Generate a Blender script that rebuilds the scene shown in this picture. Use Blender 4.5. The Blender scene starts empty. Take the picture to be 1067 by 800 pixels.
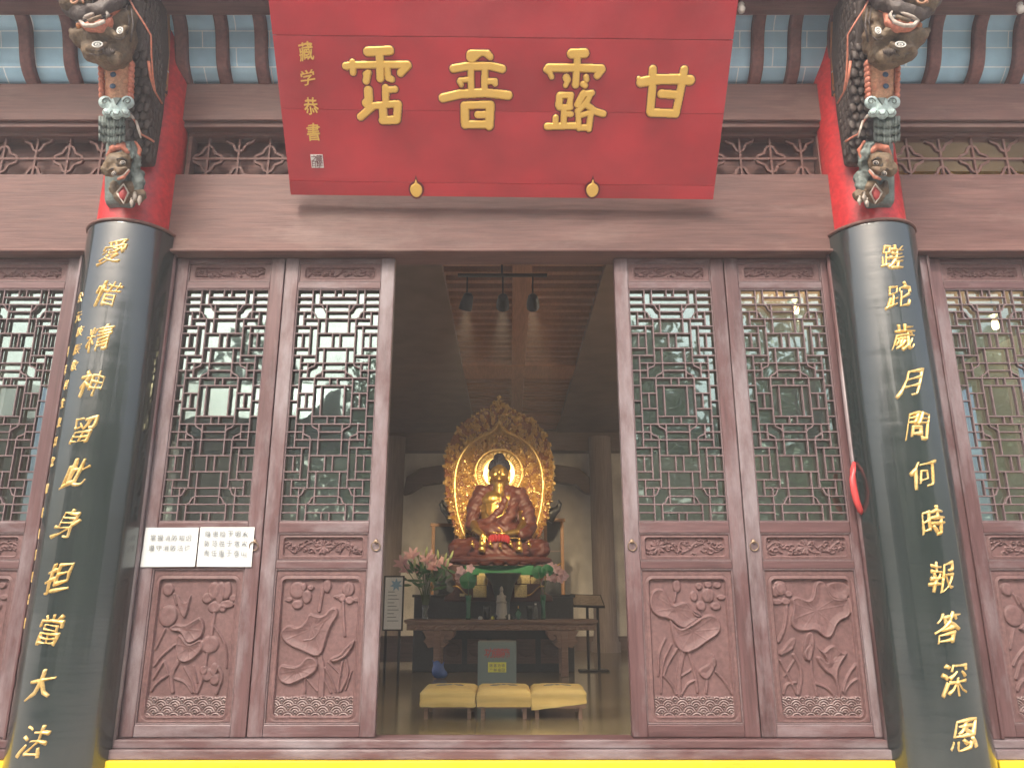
import bpy, bmesh, math, random
import numpy as np
from mathutils import Vector, Matrix, noise
R = math.radians
random.seed(7)
S = bpy.context.scene
C = S.collection

# ------------------------------------------------------------------ camera
CAMX, CAMY, CAMZ, PITCH, FPX, VX = 0.028, -4.76, 0.78, R(15.4), 800.0, 530.0
cd = bpy.data.cameras.new('camera'); cam = bpy.data.objects.new('camera', cd); C.objects.link(cam)
cam.location = (CAMX, CAMY, CAMZ); cam.rotation_euler = (R(90) + PITCH, 0, 0)
cd.sensor_width = 36; cd.lens = FPX / 1067 * 36; cd.shift_x = (533.5 - VX) / 1067
cd.clip_end = 500; cd.clip_start = 0.05
S.camera = cam

# ------------------------------------------------------------------ world, sun, exposure
SUN_EL, SUN_AZ = R(48), R(200)
w = bpy.data.worlds.new('World'); S.world = w; w.use_nodes = True
nt = w.node_tree; bg = nt.nodes['Background']
sky = nt.nodes.new('ShaderNodeTexSky'); sky.sky_type = 'NISHITA'; sky.sun_disc = False
sky.sun_elevation = SUN_EL; sky.sun_rotation = SUN_AZ
sky.air_density = 1.0; sky.dust_density = 8.0; sky.ozone_density = .4
nt.links.new(sky.outputs[0], bg.inputs[0]); bg.inputs[1].default_value = 0.15
sd = bpy.data.lights.new('sun', 'SUN'); so = bpy.data.objects.new('sun', sd); C.objects.link(so)
sd.energy = 1.2; sd.angle = R(12); sd.color = (1.0, 0.95, 0.88)
so.rotation_euler = Vector((-math.sin(SUN_AZ) * math.cos(SUN_EL), -math.cos(SUN_AZ) * math.cos(SUN_EL), -math.sin(SUN_EL))).to_track_quat('-Z', 'Y').to_euler()
S.view_settings.view_transform = 'Standard'; S.view_settings.look = 'None'
S.view_settings.gamma = 1; S.view_settings.use_curve_mapping = False
S.view_settings.exposure = 1.27
S.cycles.max_bounces = 8; S.cycles.diffuse_bounces = 5; S.cycles.glossy_bounces = 4
S.cycles.transparent_max_bounces = 16; S.cycles.caustics_reflective = False; S.cycles.caustics_refractive = False

# ------------------------------------------------------------------ helpers
def P(px, py, Y):
    """a pixel of the photograph as a point on the plane y = Y"""
    v = (400 - py) / 800.0; D = Y - CAMY
    f = math.cos(PITCH) - v * math.sin(PITCH); u = math.sin(PITCH) + v * math.cos(PITCH)
    return Vector((CAMX + D * ((px - VX) / 800.0) / f, Y, CAMZ + D * u / f))

def tag(o, label=None, cat=None, group=None, kind=None):
    if label: o['label'] = label
    if cat: o['category'] = cat
    if group: o['group'] = group
    if kind: o['kind'] = kind
    return o

def thing(name, label, cat, loc=(0, 0, 0), rz=0, group=None):
    o = bpy.data.objects.new(name, None); C.objects.link(o); o.empty_display_size = .1
    o.location = loc; o.rotation_euler = (0, 0, rz)
    return tag(o, label, cat, group)

def copy_tree(o, parent=None):
    c = o.copy(); C.objects.link(c)
    if parent: c.parent = parent
    for ch in [k for k in C.objects if k.parent == o]:
        copy_tree(ch, c)
    return c

class MB:
    def __init__(s): s.v = []; s.f = []; s.m = []; s.cur = 0
    def quad(s, a, b, c, d):
        n = len(s.v); s.v += [tuple(a), tuple(b), tuple(c), tuple(d)]; s.f.append((n, n+1, n+2, n+3)); s.m.append(s.cur)
    def add(s, vs, fs):
        n = len(s.v); s.v += [tuple(q) for q in vs]
        for f in fs: s.f.append(tuple(n + i for i in f)); s.m.append(s.cur)
        return s
    def box(s, x0, x1, y0, y1, z0, z1):
        return s.add([(x0,y0,z0),(x1,y0,z0),(x1,y1,z0),(x0,y1,z0),(x0,y0,z1),(x1,y0,z1),(x1,y1,z1),(x0,y1,z1)],
              [(0,3,2,1),(4,5,6,7),(0,1,5,4),(1,2,6,5),(2,3,7,6),(3,0,4,7)])
    def prism(s, poly, y0, y1):      # polygon in x,z extruded along y
        n = len(poly)
        return s.add([(x, y0, z) for x, z in poly] + [(x, y1, z) for x, z in poly],
              [tuple(range(n)), tuple(range(2*n-1, n-1, -1))] + [(i, n+i, n+(i+1) % n, (i+1) % n) for i in range(n)])
    def prismx(s, poly, x0, x1):     # polygon in y,z extruded along x
        n = len(poly)
        return s.add([(x0, y, z) for y, z in poly] + [(x1, y, z) for y, z in poly],
              [tuple(range(n)), tuple(range(2*n-1, n-1, -1))] + [(i, n+i, n+(i+1) % n, (i+1) % n) for i in range(n)])
    def lathe(s, prof, n=24, c=(0,0,0), a0=0, a1=2*math.pi):
        full = abs(a1 - a0 - 2*math.pi) < 1e-6; m = n if full else n + 1
        vs = []
        for r, z in prof:
            for i in range(m):
                a = a0 + (a1 - a0) * i / n
                vs.append((c[0] + r*math.cos(a), c[1] + r*math.sin(a), c[2] + z))
        fs = []
        for j in range(len(prof) - 1):
            for i in range(n):
                i2 = (i + 1) % m
                fs.append((j*m+i, j*m+i2, (j+1)*m+i2, (j+1)*m+i))
        return s.add(vs, fs)
    def tube(s, pts, r, n=8, cap=True):
        pts = [Vector(p) for p in pts]; vs = []; fs = []; K = len(pts)
        if not hasattr(r, '__len__'): r = [r] * K
        up = Vector((0.13, 0.31, 0.94))
        for k in range(K):
            t = (pts[min(k+1, K-1)] - pts[max(k-1, 0)]).normalized()
            a = t.cross(up)
            if a.length < 1e-3: a = t.cross(Vector((1, 0, 0)))
            a.normalize(); b = t.cross(a)
            for i in range(n):
                q = 2*math.pi*i/n; vs.append(pts[k] + (a*math.cos(q) + b*math.sin(q)) * r[k])
        for k in range(K-1):
            for i in range(n):
                fs.append((k*n+i, k*n+(i+1) % n, (k+1)*n+(i+1) % n, (k+1)*n+i))
        if cap: fs += [tuple(range(n-1, -1, -1)), tuple(range((K-1)*n, K*n))]
        return s.add(vs, fs)
    def ell(s, c, r, n=12, m=8, rot=None):
        vs = []; fs = []
        for j in range(m+1):
            th = math.pi*j/m
            for i in range(n):
                q = 2*math.pi*i/n
                p = Vector((r[0]*math.sin(th)*math.cos(q), r[1]*math.sin(th)*math.sin(q), r[2]*math.cos(th)))
                if rot: p = rot @ p
                vs.append(Vector(c) + p)
        for j in range(m):
            for i in range(n):
                fs.append((j*n+i, (j+1)*n+i, (j+1)*n+(i+1) % n, j*n+(i+1) % n))
        return s.add(vs, fs)
    def ribbon(s, pts, w, y0, y1, closed=False):    # bars in the x,z plane from y0 (front) to y1
        pts = [Vector(p) for p in pts]; K = len(pts)
        for k in range(K if closed else K-1):
            a = pts[k]; b = pts[(k+1) % K]; d = (b-a)
            if d.length < 1e-6: continue
            d.normalize(); nrm = Vector((-d.y, d.x)) * w/2; a2 = a - d*w*.35; b2 = b + d*w*.35
            s.prism([tuple(a2-nrm), tuple(b2-nrm), tuple(b2+nrm), tuple(a2+nrm)], y0 + .0006*(k % 3), y1)
        return s
    def build(s, name, mats, parent=None, smooth=False, bevel=0, seg=2):
        me = bpy.data.meshes.new(name); me.from_pydata(s.v, [], s.f); me.update()
        if not isinstance(mats, (list, tuple)): mats = [mats]
        for m in mats: me.materials.append(m)
        if len(mats) > 1: me.polygons.foreach_set('material_index', s.m)
        bm = bmesh.new(); bm.from_mesh(me)
        bmesh.ops.remove_doubles(bm, verts=bm.verts, dist=1e-5) if smooth else None
        bmesh.ops.recalc_face_normals(bm, faces=bm.faces); bm.to_mesh(me); bm.free()
        if smooth: me.polygons.foreach_set('use_smooth', [True] * len(me.polygons))
        o = bpy.data.objects.new(name, me); C.objects.link(o)
        if parent: o.parent = parent
        if bevel:
            b = o.modifiers.new('bevel', 'BEVEL'); b.width = bevel; b.segments = seg; b.limit_method = 'ANGLE'
        return o

def link_mesh(name, me, mats, parent, smooth=True):
    for m in (mats if isinstance(mats, (list, tuple)) else [mats]): me.materials.append(m)
    if smooth: me.polygons.foreach_set('use_smooth', [True] * len(me.polygons))
    o = bpy.data.objects.new(name, me); C.objects.link(o); o.parent = parent
    return o

def grid_mesh(name, X, Y, Z, mats, parent, keep=None, matidx=None, smooth=True):
    """X,Y,Z arrays (nz,nx); keep: face mask (nz-1,nx-1)"""
    nz, nx = X.shape
    idx = np.arange(nz*nx).reshape(nz, nx)
    F = np.stack([idx[:-1, :-1], idx[:-1, 1:], idx[1:, 1:], idx[1:, :-1]], -1)
    if keep is None: keep = np.ones((nz-1, nx-1), bool)
    F = F[keep]
    used = np.zeros(nz*nx, bool); used[F.ravel()] = True
    rm = np.cumsum(used) - 1
    V = np.stack([X.ravel(), Y.ravel(), Z.ravel()], -1)[used]; F = rm[F]
    me = bpy.data.meshes.new(name); me.from_pydata(V.tolist(), [], F.tolist())
    me.update()
    o = link_mesh(name, me, mats, parent, smooth)
    if matidx is not None: me.polygons.foreach_set('material_index', matidx[keep].astype(np.int32))
    return o

def blob(name, prims, mat, parent, vox=.02, smooth_it=2, loc=None):
    """one continuous surface grown over ellipsoids and tapered limbs (voxel remesh)"""
    b = MB()
    for p in prims:
        if p[0] == 'e': b.ell(p[1], p[2], 16, 10, p[3] if len(p) > 3 else None)
        else: b.tube(p[1], p[2], 10); [b.ell(q, (r,)*3, 10, 6) for q, r in zip(p[1], p[2] if hasattr(p[2], '__len__') else [p[2]]*len(p[1]))]
    o = b.build(name, mat, parent)
    r = o.modifiers.new('r', 'REMESH'); r.mode = 'VOXEL'; r.voxel_size = vox; r.use_smooth_shade = True
    if smooth_it:
        m = o.modifiers.new('s', 'SMOOTH'); m.iterations = smooth_it; m.factor = .5
    dg = bpy.context.evaluated_depsgraph_get(); me = bpy.data.meshes.new_from_object(o.evaluated_get(dg))
    o.modifiers.clear(); old = o.data; o.data = me; bpy.data.meshes.remove(old); me.name = name
    me.materials.clear(); me.materials.append(mat)
    me.polygons.foreach_set('use_smooth', [True]*len(me.polygons))
    return o

_glyph = {}
def glyph(ch, offset=0.0, extrude=.02, bevel=.0, res=2):
    """mesh data (verts Nx3, faces) of one written character, about 1 unit tall, centred, facing -y"""
    key = (ch, offset, extrude, bevel, res)
    if key in _glyph: return _glyph[key]
    cu = bpy.data.curves.new('t', 'FONT'); cu.body = ch; cu.size = 1.0; cu.offset = offset; cu.extrude = extrude
    cu.bevel_depth = bevel; cu.bevel_resolution = 1; cu.resolution_u = res
    o = bpy.data.objects.new('t', cu); C.objects.link(o)
    dg = bpy.context.evaluated_depsgraph_get(); me = bpy.data.meshes.new_from_object(o.evaluated_get(dg))
    v = np.array([q.co[:] for q in me.vertices]); f = [tuple(p.vertices) for p in me.polygons]
    bpy.data.objects.remove(o); bpy.data.curves.remove(cu); bpy.data.meshes.remove(me)
    if len(v):
        lo = v.min(0); hi = v.max(0); v[:, 0] -= (lo[0]+hi[0])/2; v[:, 1] -= (lo[1]+hi[1])/2
        v[:, :2] *= 1.0 / max(hi[1]-lo[1], (hi[0]-lo[0]) * .9, .25)
        v = np.stack([v[:, 0], -v[:, 2], v[:, 1]], -1)
    _glyph[key] = (v, f); return v, f

def brush(v, k=.05, seed=0, shear=0.0, sx=1.0, rot=0.0):
    """hand-written irregularity of a glyph"""
    o = v.copy(); rs = np.random.RandomState(seed); a, b, c, d = rs.rand(4) * 6.28
    o[:, 0] += k*np.sin(4.3*v[:, 2] + a) + k*.5*np.sin(9*v[:, 2] + 5*v[:, 0] + b)
    o[:, 2] += k*np.sin(4.1*v[:, 0] + c) + k*.5*np.sin(8*v[:, 0] - 6*v[:, 2] + d)
    o[:, 0] = o[:, 0]*sx + shear*o[:, 2]; o[:, 2] += .10*o[:, 0]
    cr, sr = math.cos(rot), math.sin(rot); x = o[:, 0]*cr - o[:, 2]*sr; z = o[:, 0]*sr + o[:, 2]*cr
    o[:, 0] = x; o[:, 2] = z
    return o

_ol = {}
def outline(ch):
    """outline edges of a written character, unit height, centred"""
    if ch in _ol: return _ol[ch]
    v, f = glyph(ch, 0, 0, 0, 2); cnt = {}
    for q in f:
        for i in range(len(q)):
            k = tuple(sorted((q[i], q[(i+1) % len(q)]))); cnt[k] = cnt.get(k, 0) + 1
    key = {}; P2 = v[:, [0, 2]]
    _ol[ch] = [(P2[a], P2[b]) for (a, b), n in cnt.items() if n == 1]; return _ol[ch]
def brush2(p, seed, shear, rot):
    a = seed*1.7; k = .042; x, z = p
    x2 = x + k*math.sin(4.3*z+a) + k*.5*math.sin(9*z+5*x+a*2); z2 = z + k*math.sin(4.1*x+a*3) + k*.5*math.sin(8*x-6*z+a)
    x2 = x2*.90 + shear*z2; z2 = z2 + .12*x2
    return np.array((x2*math.cos(rot)-z2*math.sin(rot), x2*math.sin(rot)+z2*math.cos(rot)))
def proj(x, y, z):
    dx, dy, dz = x-CAMX, y-CAMY, z-CAMZ; dep = dy*math.cos(PITCH)+dz*math.sin(PITCH); return VX + FPX*dx/dep

def put_mesh(name, v, f, mat, parent, smooth=False):
    me = bpy.data.meshes.new(name); me.from_pydata(v.tolist(), [], f); me.update()
    return link_mesh(name, me, mat, parent, smooth)

# ------------------------------------------------------------------ materials
def mat(name, col=(.5,.5,.5), rough=.6, metal=0.0, **kw):
    m = bpy.data.materials.new(name); m.use_nodes = True
    b = m.node_tree.nodes['Principled BSDF']
    b.inputs['Base Color'].default_value = (*col, 1); b.inputs['Roughness'].default_value = rough; b.inputs['Metallic'].default_value = metal
    for k, v in kw.items(): b.inputs[k.replace('_', ' ')].default_value = v
    return m

def N(m, t, **kw):
    n = m.node_tree.nodes.new(t)
    for k, v in kw.items():
        if k in n.inputs: n.inputs[k].default_value = v
        else: setattr(n, k, v)
    return n

def L(m, a, b): m.node_tree.links.new(a, b)

def ramp(m, src, stops):
    r = N(m, 'ShaderNodeValToRGB'); e = r.color_ramp.elements
    while len(e) < len(stops): e.new(.5)
    for q, (p, c) in zip(e, stops): q.position = p; q.color = (*c, 1) if len(c) == 3 else c
    L(m, src, r.inputs[0]); return r

def worn(name, cols, scale=(6, 6, 1.2), rough=(.45, .8), bump=.15, fine=60, wear=None, wearcol=(.4,.35,.35), wear_lo=.56, coord='Object', spots=None):
    """painted or varnished old wood: blotches stretched along the grain, fine grain, patches worn pale"""
    m = mat(name); b = m.node_tree.nodes['Principled BSDF']
    tc = N(m, 'ShaderNodeTexCoord'); mp = N(m, 'ShaderNodeMapping'); mp.inputs['Scale'].default_value = scale
    oi = N(m, 'ShaderNodeObjectInfo'); va = N(m, 'ShaderNodeVectorMath', operation='MULTIPLY_ADD'); cx_ = N(m, 'ShaderNodeCombineXYZ')
    for q_ in range(3): L(m, oi.outputs['Random'], cx_.inputs[q_])
    va.inputs[1].default_value = (13, 17, 11); L(m, cx_.outputs[0], va.inputs[0]); L(m, tc.outputs[coord], va.inputs[2]); src = va.outputs[0]
    L(m, src, mp.inputs[0])
    n1 = N(m, 'ShaderNodeTexNoise', Scale=1.0, Detail=6.0, Roughness=.62); L(m, mp.outputs[0], n1.inputs[0])
    st = [(.25 + .5*i/(len(cols)-1), c) for i, c in enumerate(cols)]
    r1 = ramp(m, n1.outputs[0], st)
    mp2 = N(m, 'ShaderNodeMapping'); mp2.inputs['Scale'].default_value = (fine*(scale[0] > 2.5 or .06), fine*(scale[1] > 2.5 or .06), fine*(scale[2] > 2.5 or .06))
    L(m, src, mp2.inputs[0])
    n2 = N(m, 'ShaderNodeTexNoise', Scale=1.0, Detail=3.0); L(m, mp2.outputs[0], n2.inputs[0])
    mx = N(m, 'ShaderNodeMix', data_type='RGBA', blend_type='MULTIPLY'); mx.inputs[0].default_value = 1
    r2 = ramp(m, n2.outputs[0], [(.3, (.74,.72,.72)), (.65, (1.12,1.1,1.1))])
    L(m, r1.outputs[0], mx.inputs[6]); L(m, r2.outputs[0], mx.inputs[7]); out = mx.outputs[2]
    if wear:
        n3 = N(m, 'ShaderNodeTexNoise', Scale=wear, Detail=8.0, Roughness=.7); mp3 = N(m, 'ShaderNodeMapping')
        mp3.inputs['Scale'].default_value = (1 if scale[0] > 2.5 else .3, 1, 1 if scale[2] > 2.5 else .3); L(m, src, mp3.inputs[0]); L(m, mp3.outputs[0], n3.inputs[0])
        r3 = ramp(m, n3.outputs[0], [(wear_lo, (0,0,0)), (wear_lo+.16, (.75,.75,.75))])
        mw = N(m, 'ShaderNodeMix', data_type='RGBA'); L(m, r3.outputs[0], mw.inputs[0]); L(m, out, mw.inputs[6]); mw.inputs[7].default_value = (*wearcol, 1)
        out = mw.outputs[2]
    if spots:
        n4 = N(m, 'ShaderNodeTexNoise', Scale=spots[0], Detail=4.0, Roughness=.7); L(m, tc.outputs[coord], n4.inputs[0])
        r4 = ramp(m, n4.outputs[0], [(spots[1], (0,0,0)), (spots[1]+.03, (1,1,1))])
        mw = N(m, 'ShaderNodeMix', data_type='RGBA'); L(m, r4.outputs[0], mw.inputs[0]); L(m, out, mw.inputs[6]); mw.inputs[7].default_value = (*spots[2], 1)
        out = mw.outputs[2]
    L(m, out, b.inputs['Base Color'])
    rr = N(m, 'ShaderNodeMapRange'); rr.inputs[3].default_value = rough[0]; rr.inputs[4].default_value = rough[1]
    L(m, n1.outputs[0], rr.inputs[0]); L(m, rr.outputs[0], b.inputs['Roughness'])
    if bump:
        bp = N(m, 'ShaderNodeBump', Strength=bump, Distance=.01); L(m, n2.outputs[0], bp.inputs['Height']); L(m, bp.outputs[0], b.inputs['Normal'])
    return m

M = {}
DC = [(.070,.033,.034), (.108,.055,.056), (.150,.086,.088)]
M['door'] = worn('door_wood', DC, (7, 7, 1.1), (.36,.60), .12, 70, wear=2.2, wearcol=(.27,.24,.255), wear_lo=.47)
M['doorh'] = worn('door_wood_across', DC, (1.1, 7, 7), (.36,.60), .12, 70, wear=2.2, wearcol=(.27,.24,.255), wear_lo=.49)
M['carve'] = worn('carved_wood', [(.108,.058,.056), (.136,.074,.072), (.165,.095,.093)], (5, 5, 2.6), (.45,.7), .03, 50)
M['lattice'] = worn('lattice_wood', [(.115,.078,.082), (.18,.132,.136)], (8, 8, 3), (.5,.8), .1, 60)
M['beam'] = worn('beam_paint', [(.090,.040,.034), (.13,.064,.055), (.17,.092,.080)], (1.1, 5, 7), (.45,.75), .2, 60, wear=1.6, wearcol=(.23,.155,.135), wear_lo=.52, spots=(9, .73, (.10,.055,.045)))
M['dbeam'] = worn('dark_beam_wood', [(.11,.052,.044), (.17,.085,.07)], (1.1, 5, 7), (.5,.8), .15, 60)
M['redpost'] = worn('red_post_paint', [(.42,.018,.024), (.50,.028,.032), (.55,.045,.045)], (3, 3, 2.6), (.3,.5), .05, 30)
M['plaque'] = worn('plaque_red', [(.40,.016,.027), (.45,.024,.036), (.48,.036,.048)], (.8, 1.6, 2), (.34,.6), .05, 40, wear=1.3, wearcol=(.46,.065,.08), wear_lo=.54, spots=(7.0, .76, (.15,.012,.02)))
M['gold'] = mat('gold_leaf_paint', (.78,.50,.12), .42, .35)
M['gold2'] = worn('gold_worn', [(.58,.36,.09), (.80,.58,.22), (.86,.68,.34)], (9,9,9), (.25,.45), .1, 90)
M['gold2'].node_tree.nodes['Principled BSDF'].inputs['Metallic'].default_value = .55
M['goldmetal'] = mat('polished_gold', (.83,.52,.15), .24, 1.0)
M['outline'] = mat('dark_red_outline', (.14,.012,.018), .6)
M['white'] = mat('white_paint', (.75,.75,.72), .6)
M['black'] = mat('black_paint', (.012,.012,.013), .4)
M['rafter'] = worn('rafter_paint', [(.13,.055,.05), (.19,.085,.075)], (4,4,4), (.5,.75), .1, 40)
M['cream'] = worn('cream_wall', [(.62,.58,.51), (.70,.66,.58)], (2,2,2), (.8,.9), .05, 30)
M['gwood'] = worn('grey_brown_column', [(.22,.17,.14), (.28,.22,.18)], (5,5,1.2), (.5,.7), .05, 40)
M['dwood'] = worn('dark_hall_wood', [(.12,.078,.062), (.17,.112,.088)], (1.5,1.5,4), (.5,.7), .1, 50)
M['ceil'] = worn('ceiling_wood', [(.24,.105,.06), (.33,.155,.09)], (5,1.2,5), (.5,.7), .1, 60)
M['tan'] = worn('table_wood', [(.20,.125,.095), (.30,.20,.15)], (1.2,5,6), (.35,.55), .1, 60)
M['yellow'] = worn('yellow_step_paint', [(.76,.50,.012), (.84,.61,.02), (.88,.66,.03)], (2.5,3,3), (.45,.7), .15, 30, wear=2.5, wearcol=(.62,.45,.10), wear_lo=.58, spots=(14, .72, (.30,.24,.14)))

# black lacquer
m = M['lacquer'] = mat('black_green_lacquer', (.022,.034,.034), .2)
b = m.node_tree.nodes['Principled BSDF']; tc = N(m, 'ShaderNodeTexCoord'); mp = N(m, 'ShaderNodeMapping'); mp.inputs['Scale'].default_value = (5, 5, 1.0)
n = N(m, 'ShaderNodeTexNoise', Scale=1.0, Detail=5.0, Roughness=.6); L(m, tc.outputs['Object'], mp.inputs[0]); L(m, mp.outputs[0], n.inputs[0])
r = ramp(m, n.outputs[0], [(.3, (.010,.018,.018)), (.7, (.022,.033,.031))]); L(m, r.outputs[0], b.inputs['Base Color'])
rr = N(m, 'ShaderNodeMapRange'); rr.inputs[3].default_value = .12; rr.inputs[4].default_value = .30; L(m, n.outputs[0], rr.inputs[0]); L(m, rr.outputs[0], b.inputs['Roughness'])
mp2 = N(m, 'ShaderNodeMapping'); mp2.inputs['Scale'].default_value = (1.2, 1.2, 7); L(m, tc.outputs['Object'], mp2.inputs[0])
n2 = N(m, 'ShaderNodeTexNoise', Scale=1.0, Detail=3.0); L(m, mp2.outputs[0], n2.inputs[0])
bp = N(m, 'ShaderNodeBump', Strength=.30, Distance=.02); L(m, n2.outputs[0], bp.inputs['Height']); L(m, bp.outputs[0], b.inputs['Normal'])
b.inputs['Coat Weight'].default_value = .55; b.inputs['Coat Roughness'].default_value = .10; b.inputs['Coat IOR'].default_value = 1.8; b.inputs['Specular IOR Level'].default_value = .8

# blue soffit tiles with pale joints
m = M['tiles'] = mat('blue_soffit_tiles', (.2,.4,.55), .75); b = m.node_tree.nodes['Principled BSDF']
tc = N(m, 'ShaderNodeTexCoord'); bt = N(m, 'ShaderNodeTexBrick'); bt.offset = .5
for k, v in dict(Scale=1.0, **{'Mortar Size': .0042, 'Brick Width': .47, 'Row Height': .118, 'Mortar Smooth': .2}).items(): bt.inputs[k].default_value = v
bt.inputs['Color1'].default_value = (.34,.56,.70,1); bt.inputs['Color2'].default_value = (.39,.61,.74,1); bt.inputs['Mortar'].default_value = (.80,.86,.88,1)
L(m, tc.outputs['UV'], bt.inputs[0])
n = N(m, 'ShaderNodeTexNoise', Scale=5.0, Detail=6.0); L(m, tc.outputs['UV'], n.inputs[0])
mx = N(m, 'ShaderNodeMix', data_type='RGBA', blend_type='MULTIPLY'); mx.inputs[0].default_value = 1; r = ramp(m, n.outputs[0], [(.3, (.8,.82,.84)), (.7, (1.1,1.1,1.1))])
L(m, bt.outputs[0], mx.inputs[6]); L(m, r.outputs[0], mx.inputs[7]); L(m, mx.outputs[2], b.inputs['Base Color'])

# window glass (thin pane): partly clear, partly mirror
m = M['glass'] = bpy.data.materials.new('window_glass'); m.use_nodes = True; nn = m.node_tree.nodes; nn.clear()
out = nn.new('ShaderNodeOutputMaterial'); tr = nn.new('ShaderNodeBsdfTransparent'); gl = nn.new('ShaderNodeBsdfGlossy'); ms = nn.new('ShaderNodeMixShader')
tr.inputs[0].default_value = (.55,.64,.62,1); gl.inputs[0].default_value = (.74,.98,.93,1); gl.inputs['Roughness'].default_value = .02
ms.inputs[0].default_value = .32
L(m, tr.outputs[0], ms.inputs[1]); L(m, gl.outputs[0], ms.inputs[2]); L(m, ms.outputs[0], out.inputs[0])
tc = N(m, 'ShaderNodeTexCoord'); n = N(m, 'ShaderNodeTexNoise', Scale=2.2, Detail=2.0); bp = N(m, 'ShaderNodeBump', Strength=.12, Distance=.02)
L(m, tc.outputs['Object'], n.inputs[0]); L(m, n.outputs[0], bp.inputs['Height']); L(m, bp.outputs[0], gl.inputs['Normal'])
M['clearglass'] = mat('clear_glass', (.85,.95,.92), .05, 0, Transmission_Weight=.85, IOR=1.3)
M['greenglass'] = mat('green_glass', (.12,.42,.26), .06, 0, Transmission_Weight=.6, IOR=1.35)

# hall floor
m = M['floor'] = worn('polished_stone_floor', [(.20,.165,.085), (.26,.21,.11)], (1.2,1.2,1.2), (.10,.2), 0, 20)
M['ground'] = worn('paving', [(.36,.35,.33), (.44,.43,.40)], (1,1,1), (.7,.9), .2, 20)
M['leafg'] = mat('tree_leaf', (.12,.21,.08), .5); M['bark'] = mat('bark', (.11,.08,.06), .9)

# ------------------------------------------------------------------ setting: ground and hall floor
g = MB(); g.quad((-80,-90,-.82),(80,-90,-.82),(80,60,-.82),(-80,60,-.82)); tag(g.build('ground', M['ground']), kind='structure')
FZ = -.32
g = MB(); g.box(-8.5, 8.5, .08, 12.6, FZ-.2, FZ); tag(g.build('floor', M['floor']), kind='structure')
g = MB(); g.box(-9, 9, -2.1, -.02, -.81, -.47); g.box(-9, 9, -2.5, -2.1, -.81, -.64); tag(g.build('porch', M['ground'], bevel=.01), kind='structure')

# ------------------------------------------------------------------ the temple hall
hall = thing('temple_hall', 'wooden temple hall with maroon beams, red posts and blue tiled eave soffit', 'temple')
PX = 2.455
POST = {-1: -2.475, 1: 2.437}
# red posts
for sx in (-1, 1):
    b = MB(); b.lathe([(.25, -.47), (.25, .5), (.245, 2.5), (.24, 4.6)], 40, (POST[sx], -.05, 0))
    b.build('post', M['redpost'], hall, smooth=True)
# lintel
b = MB()
b.box(-PX+.2, PX-.2, -.10, .12, 2.985, 3.545); b.box(-PX+.2, PX-.2, -.125, .1, 2.962, 2.984)
b.build('lintel_beam', M['beam'], hall, bevel=.008)
for sx in (-1, 1):
    b = MB(); x0, x1 = sorted((sx*(PX+.2), sx*5.6)); b.box(x0, x1, -.10, .12, 2.985, 3.545); b.box(x0, x1, -.125, .1, 2.962, 2.984)
    b.build('lintel_beam', M['beam'], hall, bevel=.008)
# upper beam
for x0, x1 in ((-5.6, -PX-.2), (-PX+.2, PX-.2), (PX+.2, 5.6)):
    b = MB(); b.box(x0, x1, -.10, .15, 3.965, 4.262); b.box(x0, x1, -.075, .12, 3.925, 3.966)
    b.build('upper_beam', M['beam'], hall, bevel=.008)
# transom lattice between the two beams
def quatre(b, cx, cz, r, half=0):
    pts = []
    for q in range(4):
        a = q * math.pi/2
        for t in range(7):
            th = a + math.pi/4*(-1) + math.pi/2*t/6
            # lobe: bump out towards axis a
            rr = r*(.62 + .38*math.cos((th-a)*2)**2)
            pts.append((cx + rr*math.cos(th), cz + rr*math.sin(th)))
    if half == 0: b.ribbon(pts, .016, .012, .035, closed=True)
    else:
        seg = [p for p in pts if (p[1]-cz)*half >= -1e-6]
        seg.sort(key=lambda p: math.atan2((p[1]-cz)*half, p[0]-cx)); b.ribbon(seg, .016, .012, .035)
M['ylw'] = mat('lit_wall_yellow', (.55,.40,.08), .6)
def transom(x0, x1, label=None):
    z0, z1 = 3.546, 3.924
    o = MB(); t = .03
    o.box(x0, x1, -.02, .07, z0, z0+t*.7); o.box(x0, x1, -.02, .07, z1-t, z1); o.box(x0, x0+t, -.018, .07, z0+t*.7, z1-t); o.box(x1-t, x1, -.018, .07, z0+t*.7, z1-t)
    fr = o.build('transom_frame', M['dbeam'], hall, bevel=.004)
    b = MB(); xa, xb, za, zb = x0+t, x1-t, z0+t*.7, z1-t; zc = (za+zb)/2
    b.box(xa, xb, .008, .034, zc-.008, zc+.008)
    n = max(1, round((xb-xa)/.47)); p = (xb-xa)/n
    for i in range(2*n):
        cx = xa + p*(i+.5)/2
        b.box(cx-.007, cx+.007, .0095, .033, za, zb)
        if i % 2 == 0: quatre(b, cx, zc, .105)
        else: quatre(b, cx, za, .105, 1); quatre(b, cx, zb, .105, -1)
    b.build('lattice', M['dbeam'], fr)
    if x0 < 2.4: k = MB(); k.box(xa-.05, xb+.05, .10, .12, za-.02, zb+.02); k.build('transom_dark_board', M['dbeam'], fr)  # dark board added behind the lattice to darken what shows through
    else: k = MB(); k.box(xa-.05, xb+.05, .55, .60, zb-.06, zb+.06); k.build('lit_wall_bar', M['ylw'], fr)  # yellow bar added for the lit inner wall glimpsed through the right lattice
for x0, x1 in ((-5.5, -PX-.235), (-PX+.235, -.02), (.02, PX-.235), (PX+.235, 5.5)): transom(x0, x1)
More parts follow.
